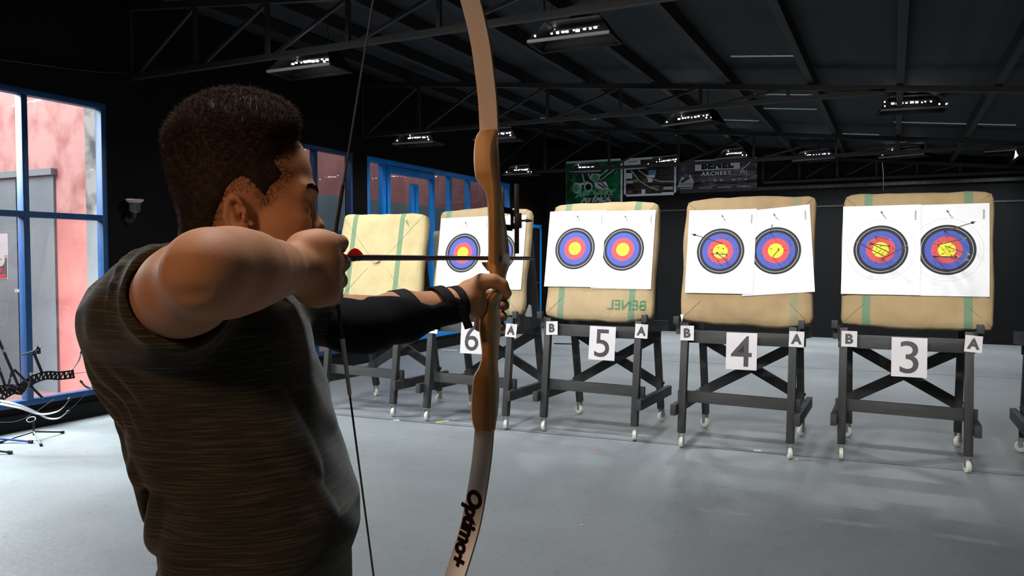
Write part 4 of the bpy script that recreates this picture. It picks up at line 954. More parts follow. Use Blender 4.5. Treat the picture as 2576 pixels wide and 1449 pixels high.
# arrow shelf with its pointed lip
uS = prof[14][0]; s0 = s_mid(668)
pL = bp_(1211, s0); shelf = MB()
shelf.loft([[bw(s0 + a_, pL + .001, uS + .004 + b_) for a_, b_ in ((0, 0), (0, -.004), (.045, -.004), (.045, 0))], [bw(s0 - .001 + a_, pL + .012, uS + .001 + b_) for a_, b_ in ((0, 0), (0, -.013), (.045, -.013), (.045, 0))],
            [bw(s0 - .001 + a_, pL + .030, uS - .003 + b_) for a_, b_ in ((0, 0), (0, -.016), (.045, -.016), (.045, 0))]])
bb(shelf, 'arrow_shelf', M['riser_wood'])
sB, uB = bs(1259, 650, .0225); pB = prof[13][3]
bb(MB().lathe([(.0065, 0), (.0068, .0016), (.004, .002)], bw(prof[13][1] + .026, pB + .0012, uB - .001), RGT, 18), 'plunger_bushing', M['ink'])
for rr_ in ((345, .17), (1050, .15)):
    i_ = min(range(len(ROWS)), key=lambda k: abs(ROWS[k][0] - rr_[0])); u_, s_, p0_, p1_, th_ = prof[i_]
    kb = MB().lathe([(.004, 0), (.009, .003), (.010, .008), (.008, .012)], bw(s_ + th_, (p0_ + p1_) / 2 + .006, u_), DIR, 20)
    bb(kb, 'limb_bolt', M['black_plastic'])
# limbs
def limb(pts, flip):
    P_ = sm([Vector((s, u, 0)) for s, u in pts], 8); n_ = len(P_); rg = []; cen = []; L = 0
    for i, c in enumerate(P_):
        t = (P_[min(i + 1, n_ - 1)] - P_[max(i - 1, 0)]).normalized(); nn = Vector((-t.y, t.x, 0)) * flip       # towards the target
        if i: L += (P_[i] - P_[i - 1]).length
        f = i / (n_ - 1); w_ = .0375 * (1 - max(0, f - .45) * .8); pc_ = .0115 * (1 - max(0, f - .55) / .45); th = .0085 - .0035 * f; cen.append((c, nn, L, w_))
        A = c; B = c + nn * th
        rg.append([bw(A.x, pc_ - w_ / 2, A.y), bw(A.x, pc_ + w_ / 2, A.y), bw(B.x, pc_ + w_ / 2, B.y), bw(B.x, pc_ - w_ / 2, B.y)])
    mb = MB(); mb.loft(rg)
    for k, f in enumerate(mb.f):
        if len(f) == 4 and (max(f) - min(f)) < 9 and (min(f) % 4) == 0 and (max(f) % 4) == 1: mb.mi[k] = 0
        else: mb.mi[k] = 1
    return bb(mb, 'limb', [M['limb_face'], M['limb_edge']], sharp=30), cen
up = [bs(1229, 330, .0115), bs(1226, 262, .0115), bs(1220, 202, .0115), bs(1206, 101, .0115), bs(1182, 0, .0115)]
s_, u_ = up[-1]; up += [(s_ - .055, u_ + .055), (s_ - .125, u_ + .11), (s_ - .195, u_ + .150), (s_ - .225, u_ + .180), (s_ - .215, u_ + .215)]
lw = [bs(1217, 1078, .0115), bs(1211, 1150, .0115), bs(1199, 1232, .0115), bs(1180, 1329, .0115), bs(1143, 1449, .0115)]
s_, u_ = lw[-1]; lw += [(s_ - .06, u_ - .055), (s_ - .13, u_ - .10), (s_ - .175, u_ - .125), (s_ - .195, u_ - .15), (s_ - .185, u_ - .185)]
LU, cu_ = limb(up, -1); LL, cl_ = limb(lw, 1)
# lettering running down the lower limb
v, f = text_geo('Optimo+', .040, shear=.35, offset=.0020, align='LEFT', spacing=.93)
ar = [c[2] for c in cl_]; a0 = float(np.interp(-bs(1195, 1231, .0115)[1], [-c[0].y for c in cl_], ar)); vs = []; mxx = max(p[0] for p in v)
sc_t = 1.0
for x, y, z in v:
    L = a0 + x * sc_t; i = min(range(len(ar)), key=lambda k: abs(ar[k] - L)); i = min(max(i, 1), len(ar) - 2); t = (cl_[i + 1][0] - cl_[i - 1][0]).normalized()
    c = cl_[i][0] + t * (L - ar[i]) - cl_[i][1] * .0006; vs.append(bw(c.x, (y - .003), c.y))
tm = MB().add(vs, f); tx = bb(tm, 'limb_lettering', M['foil'], LL); tx['label'] = 'dark foil script lettering'
# string: upper half, lower half, servings
tipU = cu_[-4][0]; tipL = cl_[-4][0]
NU, NL_ = bw(.003, 0, .012), bw(.003, 0, -.012)
bb(MB().tube([bw(tipU.x - .004, 0, tipU.y), NU], .0015, 8), 'bowstring', M['string'])
sr = bb(MB().tube([NL_, bw(tipL.x - .004, 0, tipL.y)], .0015, 8), 'bowstring', M['string'])
g = lambda t: tuple(np.array(bw(.003, 0, -.012)) * (1 - t) + np.array(bw(tipL.x - .004, 0, tipL.y)) * t)
o_ = MB().tube([g(.135), g(.245)], [.0034, .0027], 8); bb(o_, 'string_wrap', M['serving'])
gu = lambda t: tuple(NU * (1 - t) + np.array(bw(tipU.x - .004, 0, tipU.y)) * t)
bb(MB().tube([NU, gu(.13)], .0026, 8), 'string_serving', M['serving_dark']); bb(MB().tube([NL_, g(.12)], .0026, 8), 'string_serving', M['serving_dark'])
bb(MB().tube([NU, bw(0.001, 0, 0), NL_], .0026, 8), 'string_serving', M['serving_dark'])
# sight
ss = .60; pS = bp_(1300, ss); zt, zb = bs(1300, 463, pS)[1], bs(1300, 638, pS)[1]; zt = CAM_H + lens(1300, 463)[1] * (NK[1] + .9326 * ss - .3608 * pS) - NK[2]; zb = CAM_H + lens(1300, 638)[1] * (NK[1] + .9326 * ss - .3608 * pS) - NK[2]
sight = MB().box(bw(ss, pS, (zt + zb) / 2), (.0095, .012, zt - zb), bev=.001)
zz = lambda py: CAM_H + lens(1290, py)[1] * (NK[1] + .9326 * ss) - NK[2]
for a_, b_ in ((529, 545), (562, 577)): sight.bar(bw(ss, .0225, zz((a_ + b_) / 2)), bw(ss, pS, zz((a_ + b_) / 2)), .008, abs(zz(a_) - zz(b_)), side=DIR)
sight.bar(bw(ss, .0225, zz(553)), bw(ss, .027, zz(553)), .008, abs(zz(529) - zz(577)), side=DIR)
sight.bar(bw(ss, pS - .004, zz(553)), bw(ss, pS, zz(553)), .008, abs(zz(529) - zz(577)), side=DIR)
sight.bar(bw(.545, .022, zz(532)), bw(.60, .0235, zz(532)), .004, .012, side=RGT); sight.bar(bw(.545, .022, zz(574)), bw(.60, .0235, zz(574)), .004, .012, side=RGT)
sight.box(bw(ss, pS + .004, zz(556)), (.012, .016, .030), bev=.001)
si = bb(sight, 'sight', M['black_plastic'])
bb(MB().tube([bw(ss, pS + .008, zz(556)), bw(ss, pS + .018, zz(556)), bw(ss, pS + .019, zz(556)), bw(ss, pS + .024, zz(556)), bw(ss, pS + .034, zz(557))], [.002, .002, .0034, .0034, .0014], 8), 'sight_pin', M['black_plastic'])

# the arrow on the string
arw = empty('arrow', f2w(bw(.0, 0, 0)), YAW, label='dark arrow nocked on the drawn string with a bright red vane', cat='arrow')
def ab_(mb, name, mt): mb.v = [tuple(np.array(v) - bw(0, 0, 0)) for v in mb.v]; return mb.build(name, mt, arw)
ab_(MB().tube([bw(.004, 0, 0), bw(.79, 0, 0)], .0043, 12), 'shaft', mat('plum_black_shaft', (.014, .006, .012), .35))
ab_(MB().tube([bw(.79, 0, 0), bw(.80, 0, 0), bw(.822, 0, 0)], [.0043, .0043, .0008], 12), 'arrow_point', M['chord'])
ab_(MB().tube([bw(-.004, 0, 0), bw(.008, 0, 0), bw(.016, 0, 0)], [.003, .0042, .0036], 10), 'nock', M['black_plastic'])
sa, sb = bs(873, 640)[0], bs(914, 640)[0]; Lv = sb - sa
M['vane_bright'] = bpy.data.materials.new('bright_red_vane'); M['vane_bright'].use_nodes = True; _nt = M['vane_bright'].node_tree; _b = _nt.nodes['Principled BSDF']; _b.inputs['Base Color'].default_value = (1, .07, .02, 1)
_t = _nt.nodes.new('ShaderNodeBsdfTranslucent'); _t.inputs[0].default_value = (1, .09, .02, 1); _m = _nt.nodes.new('ShaderNodeMixShader'); _m.inputs[0].default_value = .6
_nt.links.new(_b.outputs[0], _m.inputs[1]); _nt.links.new(_t.outputs[0], _m.inputs[2]); _nt.links.new(_m.outputs[0], _nt.nodes['Material Output'].inputs['Surface']); M['vane_black'] = mat('black_vane', (.01, .006, .01), .5)
for k, (an, mt) in enumerate(((PI / 2, 'vane_bright'), (PI / 2 + 2 * PI / 3 + .25, 'vane_black'), (PI / 2 - 2 * PI / 3 - .1, 'vane_black'))):
    dv = lambda r, s, w: bw(s, r * math.cos(an) - w * math.sin(an), r * math.sin(an) + w * math.cos(an))
    kv = 1.1 if k == 0 else .62; pr = [(.0034, sa), (.0075, sa + Lv * .12), (.0108, sa + Lv * .30), (.0122, sa + Lv * .48), (.0108, sa + Lv * .68), (.0070, sa + Lv * .88), (.0034, sb)]
    pr = [(r * kv if r > .004 else r, s) for r, s in pr]; m_ = len(pr); ab_(MB().add([dv(r, s, .0004) for r, s in pr] + [dv(r, s, -.0004) for r, s in pr], [tuple(range(m_)), tuple(range(m_, 2 * m_))[::-1]] + [(i, (i + 1) % m_, m_ + (i + 1) % m_, m_ + i) for i in range(m_)]), 'vane', M[mt])

# ------------------------------------------------------------------ the archer
def skin_mat():
    m, nt, b = nodes('tanned_skin'); N = nt.nodes.new; L = nt.links.new
    b.inputs['Roughness'].default_value = .62; b.inputs['Specular IOR Level'].default_value = .22
    tc = N('ShaderNodeTexCoord'); n = N('ShaderNodeTexNoise'); n.inputs['Scale'].default_value = 16; n.inputs['Detail'].default_value = 6; L(tc.outputs['Object'], n.inputs['Vector'])
    r = N('ShaderNodeValToRGB'); r.color_ramp.elements[0].position = .3; r.color_ramp.elements[1].position = .7
    r.color_ramp.elements[0].color = (.43, .195, .098, 1); r.color_ramp.elements[1].color = (.52, .255, .135, 1); L(n.outputs['Fac'], r.inputs['Fac'])
    L(r.outputs['Color'], b.inputs['Base Color'])
    b.inputs['Subsurface Weight'].default_value = .0
    n2 = N('ShaderNodeTexNoise'); n2.inputs['Scale'].default_value = 260; n2.inputs['Detail'].default_value = 3; L(tc.outputs['Object'], n2.inputs['Vector'])
    bp = N('ShaderNodeBump'); bp.inputs['Strength'].default_value = .18; bp.inputs['Distance'].default_value = .001; L(n2.outputs['Fac'], bp.inputs['Height']); L(bp.outputs['Normal'], b.inputs['Normal'])
    return m
M['skin'] = skin_mat()
# head frame: x to his right, y out of the face, z up
HPSI = math.radians(73); HO = np.array([-.3765, 1.105, 1.560]); TILT = math.radians(-6)
hx_ = np.array([math.cos(HPSI), -math.sin(HPSI), 0]); hy_ = np.array([math.sin(HPSI), math.cos(HPSI), 0]); hz_ = np.array([0, 0, 1.])
hy2 = hy_ * math.cos(TILT) - hz_ * math.sin(TILT); hz2 = hz_ * math.cos(TILT) + hy_ * math.sin(TILT)
HM = np.stack([hx_, hy2, hz2], 1)
def H(pr): return moved(pr, HM, HO)
def rx(a): c, s = math.cos(a), math.sin(a); return np.array([[1, 0, 0], [0, c, -s], [0, s, c]])
head = [ell_((0, .000, .066), (.075, .084, .092), .02), ell_((0, -.018, .03), (.068, .064, .074), .03), ell_((0, .042, .052), (.060, .052, .058), .03), ell_((0, .047, -.010), (.056, .040, .062), .025),
        cap_((-.050, .008, -.045), (-.022, .072, -.086), .020, .016, .03), cap_((.050, .008, -.045), (.022, .072, -.086), .020, .016, .03), cap_((-.016, .080, -.092), (.016, .080, -.092), .015, None, .02),
        ell_((.043, .058, -.014), (.020, .026, .018), .025), ell_((-.043, .058, -.014), (.020, .026, .018), .025), ell_((.048, .035, -.04), (.020, .035, .032), .02), ell_((-.048, .035, -.04), (.020, .035, .032), .02),
        cap_((-.044, .078, .030), (-.012, .092, .027), .009, .009, .016), cap_((.044, .078, .030), (.012, .092, .027), .009, .009, .016),
        ell_((.033, .100, .004), (.018, .014, .011), .014, 'sub'), ell_((-.033, .100, .004), (.018, .014, .011), .014, 'sub'),
        cap_((0, .084, .018), (0, .094, -.020), .0070, .0090, .012), ell_((0, .0965, -.023), (.010, .0095, .009), .008), ell_((.012, .087, -.025), (.007, .009, .007), .006), ell_((-.012, .087, -.025), (.007, .009, .007), .006),
        ell_((0, .076, -.058), (.030, .020, .024), .02), cap_((-.020, .088, -.055), (.020, .088, -.055), .0055, None, .006), cap_((-.017, .087, -.066), (.017, .087, -.066), .006, None, .006), cap_((-.022, .098, -.0605), (.022, .098, -.0605), .0018, None, .005, 'sub')]
for sx in (1, -1):                                   # upper and lower eyelids over the eyeball
    head += [ell_((sx * .031, .0765, .0060), (.0145, .0122, .0108), .005), ell_((sx * .031, .0925, .0032), (.0115, .006, .0030), .003, 'sub')]
# ears
EAR = []
for sx in (1, -1):
    a = .42; Em = np.array([[sx * 1., 0, 0], [0, 1, 0], [0, 0, 1]]) @ np.array([[math.cos(a), math.sin(a), 0], [-math.sin(a), math.cos(a), 0], [0, 0, 1]])
    # local ear plane: y forward, z up, x outwards
    er = [ell_((0, .002, .000), (.0060, .0130, .026), .008), ell_((.001, .005, -.022), (.0052, .007, .009), .006)]
    rim = [(.004 + .003 * math.sin(t), .004 - .021 * math.sin(t * 1.0) * 1.0, .031 * math.cos(t) + .001, .0040) for t in [.0 + k * .32 for k in range(9)]]
    rim = [(.0050, .009, .018, .0032), (.0062, .005, .026, .0036)] + [(.0075, .004 - .0165 * math.sin(t), .028 * math.cos(t) + .001, .0038 - .0006 * k / 8) for k, t in enumerate([.25 + j * .30 for j in range(9)])]
    er += [ell_((.009, .0, .008), (.0085, .0095, .017), .004, 'sub')] + chain_(rim, .004)
    er += [cap_((.004, -.0055, .014), (.0045, -.003, -.009), .0026, .0028, .005), cap_((.005, -.003, -.009), (.006, .005, -.012), .0030, .0026, .004), ell_((.007, .0115, -.001), (.0040, .0036, .0062), .004), ell_((.003, .0045, .000), (.009, .0045, .0070), .0025, 'sub'), ell_((.005, .004, -.021), (.0045, .007, .0078), .006)]
    for p in er:
        if sx == 1: EAR.append(moved(p, Em, (sx * .0755, -.009, -.004)))
        else: EAR.append(moved(p, Em, (sx * .0775, -.006, .002)))
head += EAR
SKIN = [H(p) for p in head]
neck_t = HO + HM @ np.array([0, -.030, -.030]); neck_b = np.array([-.470, 1.135, 1.405])
SKIN += [cap_(neck_t, neck_b, .055, .064, .03)]
# trunk inside the shirt
TC = 1.15
zr = lambda py: 1.5 - (py - 652) * .000573
TOR = [(1.05, -.374, TC, .125, .165), (1.10, -.371, TC, .138, .170), (1.14, -.374, TC, .139, .172), (1.19, -.386, TC, .135, .172), (1.24, -.405, TC, .137, .170), (1.30, -.423, TC, .144, .168), (1.36, -.441, TC - .01, .142, .172), (1.40, -.448, TC - .01, .138, .178), (1.43, -.455, TC - .01, .130, .176), (1.46, -.470, TC, .115, .160), (1.485, -.483, TC, .08, .11), (1.50, -.485, TC, .055, .07)]
def shrink(rows, d): return [(z, cx, cy, a - d, b - d) for z, cx, cy, a, b in rows]
TRUNK = loft_([(z - (.006 if z > 1.4 else 0), cx, cy, a, b) for z, cx, cy, a, b in shrink(TOR, .030)], .03)
SKIN += [TRUNK]
SR, ER, WR = np.array([-.424, .965, 1.445]), np.array(qf(520, 688, .755)), np.array(qf(742, 676, .985))
ax = (ER - SR) / np.linalg.norm(ER - SR)
SKIN += [ell_(SR + ax * .012 + np.array([-.014, .002, -.001]), (.062, .056, .0590), .03), cap_(SR + ax * .01 + np.array([0, 0, .0]), SR + ax * .12 + np.array([0, 0, .004]), .0565, .044, .03), cap_(SR + ax * .10 + np.array([.0, .0, .002]), ER - ax * .03 + np.array([0, 0, .0]), .041, .032, .03),
         cap_(SR + ax * .10 + np.array([.01, .01, .008]), ER - ax * .05 + np.array([.005, 0, .003]), .037, .031, .03), ell_(ER + np.array([-.002, -.006, -.002]), (.031, .028, .033), .02), ell_(ER + np.array([.003, -.031, .003]), (.014, .012, .015), .022), ell_(ER + np.array([-.003, -.016, .003]), (.020, .016, .019), .035), cap_(ER + np.array([-.010, -.046, -.024]), ER + np.array([.016, -.044, -.022]), .006, .004, .014, 'sub')]
fx = (WR - ER)
SKIN += [cap_(ER + fx * .05 + np.array([.006, 0, .006]), ER + fx * .36 + np.array([.008, 0, .003]), .031, .033, .04), cap_(ER + fx * .25 + np.array([.005, 0, .001]), ER + fx * .70 + np.array([0, 0, .001]), .0335, .0285, .04), cap_(ER + fx * .60, WR, .0295, .0270, .03),
         cap_(ER + fx * .12 + np.array([-.004, 0, -.012]), ER + fx * .5 + np.array([0, 0, -.006]), .026, .025, .02)]
def qc(pts): return [(*qf(x, y, d), r) for x, y, d, r in pts]
# drawing hand (hooked fingers, thumb under the jaw)
SKIN += [cap_(WR, qf(775, 675, 1.005), .029, .031, .02), ell_(qf(796, 668, 1.018), (.027, .026, .041), .018), ell_(qf(770, 615, 1.005), (.022, .024, .017), .016), ell_(qf(798, 736, 1.015), (.025, .026, .020), .018), cap_(qf(812, 620, 1.018), qf(818, 715, 1.018), .021, .019, .014)]
SKIN += chain_(qc([(815, 615, 1.015, .0135), (834, 610, 1.028, .0118), (856, 611, 1.048, .0098), (853, 620, 1.072, .0092), (840, 626, 1.082, .0085)]), .007)
SKIN += chain_(qc([(815, 652, 1.015, .0135), (836, 656, 1.028, .0122), (861, 661, 1.050, .0102), (857, 668, 1.076, .0094), (840, 672, 1.086, .0086)]), .007)
SKIN += chain_(qc([(812, 692, 1.013, .0130), (834, 700, 1.026, .0115), (854, 706, 1.048, .0098), (850, 710, 1.072, .0090), (836, 710, 1.082, .0084)]), .007)
SKIN += chain_(qc([(800, 735, 1.012, .0125), (826, 742, 1.022, .0105), (843, 748, 1.040, .0088), (834, 752, 1.060, .0080), (816, 748, 1.064, .0074)]), .007)
SKIN += chain_(qc([(762, 640, 1.010, .0150), (778, 616, 1.035, .0125), (806, 600, 1.058, .0108), (826, 604, 1.078, .0092)]), .008)
# bow arm
SL, EL, WL = np.array([-.46, 1.30, 1.430]), np.array(qf(908, 806, 1.335)), np.array(qf(1150, 762, 1.462))
SKIN += [ell_(SL, (.058, .056, .058), .03), cap_(SL, EL, .048, .037, .03), cap_(EL, EL + (WL - EL) * .4, .037, .037, .025), cap_(EL + (WL - EL) * .35, WL, .0365, .0270, .02)]
SKIN += [cap_(WL, qf(1180, 750, 1.482), .027, .029, .02), ell_(qf(1192, 748, 1.495), (.021, .030, .031), .016), ell_(qf(1199, 776, 1.497), (.017, .024, .019), .014)]
SKIN += chain_(qc([(1180, 728, 1.478, .0185), (1212, 709, 1.482, .0145), (1240, 707, 1.482, .0125), (1262, 716, 1.488, .0108), (1276, 738, 1.500, .0092)]), .009)
for k, (y0, xt) in enumerate(((742, 1273), (768, 1271), (796, 1266), (822, 1262))):
    SKIN += chain_(qc([(1207, 737 + k * 12, 1.520, .0115), (1206, y0 - 2, 1.560, .0105), (1234, y0, 1.592, .0098), (xt - 2, y0, 1.585, .0092), (xt, y0 + 2, 1.562, .0086)]), .005)
V, Q = polygonise(SKIN, .0021 if not globals().get('DRAFT') else .004)
V = relax(V, Q, 3, .45)
BASE = np.array([-.39, 1.13, 0.])
person = bpy.data.objects.new('person', np_mesh('person', V, Q, M['skin'], base=BASE)); COL.objects.link(person)
person.location = f2w(BASE); person.rotation_euler = (0, 0, YAW)
tag(person, 'man with short dark hair in an olive striped t-shirt aiming a drawn bow', 'person')
def pc(V, Q, name, m, parent=person):
    o = bpy.data.objects.new(name, np_mesh(name, V, Q, m, base=BASE)); COL.objects.link(o); o.parent = parent; return o
def pmb(mb, name, m, parent=person, sharp=40):
    mb.v = [tuple(np.array(v) - BASE) for v in mb.v]; return mb.build(name, m, parent, sharp=sharp)

# ---- shirt
def shirt_mat():
    m, nt, b = nodes('olive_heather_jersey'); N = nt.nodes.new; L = nt.links.new
    b.inputs['Roughness'].default_value = .95; b.inputs['Specular IOR Level'].default_value = .1; b.inputs['Sheen Weight'].default_value = .15
    tc = N('ShaderNodeTexCoord'); mp = N('ShaderNodeMapping'); mp.inputs['Scale'].default_value = (13, 13, 520); mp.inputs['Rotation'].default_value = (0, .12, 0); L(tc.outputs['Object'], mp.inputs[0])
    n = N('ShaderNodeTexNoise'); n.inputs['Scale'].default_value = 1; n.inputs['Detail'].default_value = 4; n.inputs['Roughness'].default_value = .65; L(mp.outputs[0], n.inputs['Vector'])
    r = N('ShaderNodeValToRGB'); r.color_ramp.elements[0].position = .30; r.color_ramp.elements[1].position = .75
    r.color_ramp.elements[0].color = (.017, .016, .013, 1); r.color_ramp.elements[1].color = (.115, .105, .074, 1)
    e = r.color_ramp.elements.new(.5); e.color = (.038, .034, .026, 1)
    L(n.outputs['Fac'], r.inputs['Fac']); L(r.outputs['Color'], b.inputs['Base Color'])
    n2 = N('ShaderNodeTexNoise'); n2.inputs['Scale'].default_value = 500; L(tc.outputs['Object'], n2.inputs['Vector'])
    bp = N('ShaderNodeBump'); bp.inputs['Strength'].default_value = .25; bp.inputs['Distance'].default_value = .001; L(n2.outputs['Fac'], bp.inputs['Height']); L(bp.outputs['Normal'], b.inputs['Normal'])
    return m
M['shirt'] = shirt_mat(); M['shirt_rib'] = mat('shirt_collar_rib', (.075, .062, .045), .95, spec=.1, noise=60, stretch=(1, 1, .1))
TOR2 = [(.93, -.382, TC, .132, .175), (1.0, -.376, TC, .128, .172)] + [r for r in TOR]
SH = [loft_(TOR2, .03)]
# shoulder blade pushed back, shoulder cap, sleeves
SH += [ell_((-.514, 1.05, 1.412), (.062, .072, .062), .035), ell_(SR + np.array([-.027, .010, -.012]), (.076, .070, .065), .04), cap_(SR + ax * .01, SR + ax * .075, .0675, .0650, .03),
       cap_((-.50, 1.03, 1.42), (-.49, 1.12, 1.435), .045, .04, .04), ell_(SL, (.072, .066, .070), .05), cap_(SL, EL - (EL - SL) * .18, .062, .056, .04), cap_((-.47, 1.28, 1.45), (-.48, 1.18, 1.47), .045, .04, .05)]
# folds: over the shoulder blade, at the small of the back, across the side
def side_pt(z, ang, off=0.0):
    cx, cy, a, b = (np.interp(z, [r[0] for r in TOR2], [r[i] for r in TOR2]) for i in (1, 2, 3, 4))
    n_ = 2.3; c, s = math.cos(ang), math.sin(ang); k = (abs(c) ** n_ + abs(s) ** n_) ** (-1 / n_)
    return np.array([cx + (a * k + off) * c, cy + (b * k + off) * s, z])
def fold(pts, r, k=.012, sub=False, off=-.003):
    P_ = [side_pt(z, math.radians(a), off) for z, a in pts]; P_ = [tuple(p) for p in sm([Vector(p) for p in P_], 4)]
    n_ = len(P_); L = [(*p, r * (.35 + .65 * math.sin(PI * (i + .5) / n_))) for i, p in enumerate(P_)]
    return chain_(L, k, 'sub' if sub else 'add')
for pts, r, sub in (([(1.20, 205), (1.165, 197), (1.140, 188), (1.128, 178)], .010, 0), ([(1.225, 222), (1.180, 212), (1.140, 200), (1.112, 188), (1.100, 178)], .012, 0), ([(1.185, 236), (1.145, 224), (1.105, 208), (1.080, 192)], .010, 0),
                    ([(1.23, 210), (1.19, 203), (1.155, 196), (1.135, 186)], .007, 1), ([(1.19, 225), (1.15, 214), (1.115, 200), (1.098, 186)], .007, 1), ([(1.07, 186), (1.055, 200), (1.05, 215)], .009, 0), ([(1.145, 186), (1.13, 196), (1.11, 208)], .007, 1),
                     ([(1.28, 205), (1.24, 212), (1.20, 222)], .006, 0), ([(1.27, 190), (1.22, 196), (1.19, 204)], .005, 0)):
    SH += fold(pts, r, .016, sub)
for pts in ([(1.385, 296), (1.33, 304), (1.27, 313), (1.21, 322), (1.15, 331)], [(1.37, 308), (1.31, 316), (1.25, 324), (1.20, 331)]): SH += fold(pts, .011, .022, False, -.0085)
for k in range(5):                                   # creases running up over the shoulder blade
    a0 = 200 + k * 12; SH += fold([(1.28, a0 + 14), (1.32, a0 + 8), (1.36, a0 + 2), (1.41, a0), (1.44, a0 + 4)], .0085, .014, False, -.0065)
# sleeve creases parallel to the armhole
e1 = np.cross(ax, UP); e1 /= np.linalg.norm(e1); e2 = np.cross(ax, e1)
for j, t0 in enumerate((-.030, -.006, .020)):
    ring = [tuple(SR + ax * (t0 + .010 * math.sin(a * 2 + j)) + (e1 * math.cos(a) + e2 * math.sin(a)) * (.0665 - .0007 * j)) + (.0070,) for a in [k * PI / 10 for k in range(21)]]
    SH += chain_(ring, .008)
cutR = SR + ax * .072; cutL = np.array(qf(846, 815, 1.29)); axl = (EL - SL) / np.linalg.norm(EL - SL)
def box_lohi(c, r): c = np.array(c); return c - r, c + r
lo, hi = box_lohi(SR + ax * .16, .09)
def front_(pr):                                     # only the mouth of the sleeve is hollowed
    f = pr.fn; pr.fn = lambda P: np.maximum(f(P), -((P - SR - ax * .030) @ ax)); return pr
SH += [Prim((lambda P, p=cutR, n_=ax, c=SR + ax * .165: np.maximum(-((P - p) @ n_), np.sqrt(((P - c) ** 2).sum(1)) - .114)), SR + ax * .165 - .114, SR + ax * .165 + .114, .003, 'sub')]
SH += [front_(cap_(SR + ax * .01, SR + ax * .12, .0590, .0475, .003, 'sub')), front_(ell_(SR + ax * .012 + np.array([-.014, .002, -.001]), (.0642, .0585, .0615), .003, 'sub'))]
SH += [Prim((lambda P, p=cutL, n_=axl: np.maximum(-((P - p) @ n_), np.sqrt(((P - EL) ** 2).sum(1)) - .12)), EL - .12, EL + .12, .003, 'sub')]
# collar ring and neck hole
nd = (neck_t - neck_b) / np.linalg.norm(neck_t - neck_b); cc = np.array([-.502, 1.135, 1.460])
SH += [cap_(cc - nd * .055, cc - nd * .022, .082, .073, .02), cap_(cc - nd * .012, cc + nd * .09, .0665, .067, .004, 'sub')]
def shirt_disp(P):
    x, y, z = P[:, 0], P[:, 1], P[:, 2]
    return .0022 * np.sin(z * 55 + np.sin(x * 30) * 1.3 + y * 18) * np.sin(y * 26 + z * 14 + 1) + .0015 * np.sin(z * 31 - x * 45 + y * 20)
V, Q = polygonise(SH, .003, disp=shirt_disp); V = relax(V, Q, 3, .5)
shirt = pc(V, Q, 'tshirt', M['shirt'])
u1 = np.cross(nd, UP); u1 /= np.linalg.norm(u1); u2 = np.cross(nd, u1)
cr = MB(); ringc = []
for k in range(41):
    a = 2 * PI * k / 40; e_ = u1 * math.cos(a) + u2 * math.sin(a)
    ringc.append([cc + nd * .013 + e_ * (.0672), cc + nd * .014 + e_ * .0735, cc - nd * .002 + e_ * .0755, cc - nd * .003 + e_ * .067])
cr.loft(ringc, cap=False); pmb(cr, 'shirt_collar', M['shirt_rib'], shirt)
hm = MB(); ringc = []
for k in range(41):
    a = 2 * PI * k / 40; e_ = e1 * math.cos(a) + e2 * math.sin(a); ringc.append([cutR + e_ * .0655 + ax * .001, cutR + e_ * .0685 + ax * .0015, cutR + e_ * .0690 - ax * .012, cutR + e_ * .066 - ax * .012])

# ---- trousers and shoes
TR = [loft_([(.80, -.385, TC, .115, .165), (.92, -.380, TC, .124, .172), (1.0, -.378, TC, .122, .168)], .05)]
for y0, yk, yf in ((1.06, 1.02, .98), (1.24, 1.29, 1.34)):
    TR += [cap_((-.385, y0, .86), (-.375, yk, .50), .092, .062, .05), cap_((-.375, yk, .50), (-.395, yf, .07), .062, .050, .04)]
V, Q = polygonise(TR, .006, disp=lambda P: .003 * np.sin(P[:, 2] * 40 + P[:, 0] * 20) * np.sin(P[:, 1] * 30)); pc(relax(V, Q, 1), Q, 'trousers', mat('dark_denim', (.02, .024, .035), .9, noise=200))
for yf in (.98, 1.34):
    SHO = [cap_((-.43, yf, .045), (-.36, yf - .01, .045), .042, .040, .03), cap_((-.36, yf - .01, .04), (-.23, yf - .03, .032), .040, .032, .03), cap_((-.40, yf, .09), (-.40, yf, .05), .042, .04, .03), half_((0, 0, .004), (0, 0, -1), .003, (-1, 0, -1), (1, 3, .02))]
    V, Q = polygonise(SHO, .005); pc(V, Q, 'shoe', mat('dark_shoe_fabric', (.015, .015, .016), .7))

# ---- hair: a close-cropped cap plus short strands
nt_l, nb_l = (neck_t - HO) @ HM, (neck_b - HO) @ HM
SCALP = head[:4] + [cap_(nt_l, nb_l, .055, .064, .03)]
def head_surf(P):                                     # distance to bare head in head coordinates
    return field(P, SCALP)
def hairline(L_):                                     # >0 where hair grows; L_ in head coordinates
    x, y, z = L_[:, 0], L_[:, 1], L_[:, 2]
    ang = y
    front = np.interp(z, [-.06, .0, .013, .022, .034, .055, .078, .097, .108, .15], [.022, .036, .042, .051, .060, .067, .071, .074, .094, .13])     # furthest forward y with hair at this height
    low = np.interp(y, [-.13, -.075, -.060, -.037, -.015, .002, .011, .036, .048], [-.105, -.102, -.080, -.016, .022, .032, .028, -.010, .012])
    return np.minimum(front + .006 * np.sin(z * 160) - y, (z - low))
def hair_len(L_):                                     # fade: short at nape and sides, long on top
    x, y, z = L_[:, 0], L_[:, 1], L_[:, 2]
    top = np.clip((z - .035) / .085, 0, 1); back = np.clip((z + .03) / .1, 0, 1) * np.clip((-y - .02) / .06, 0, 1)
    fr = np.clip((y - .02) / .05, 0, 1) * np.clip((z - .07) / .03, 0, 1)
    return .0026 + .018 * top ** 1.6 + .003 * back + .004 * fr
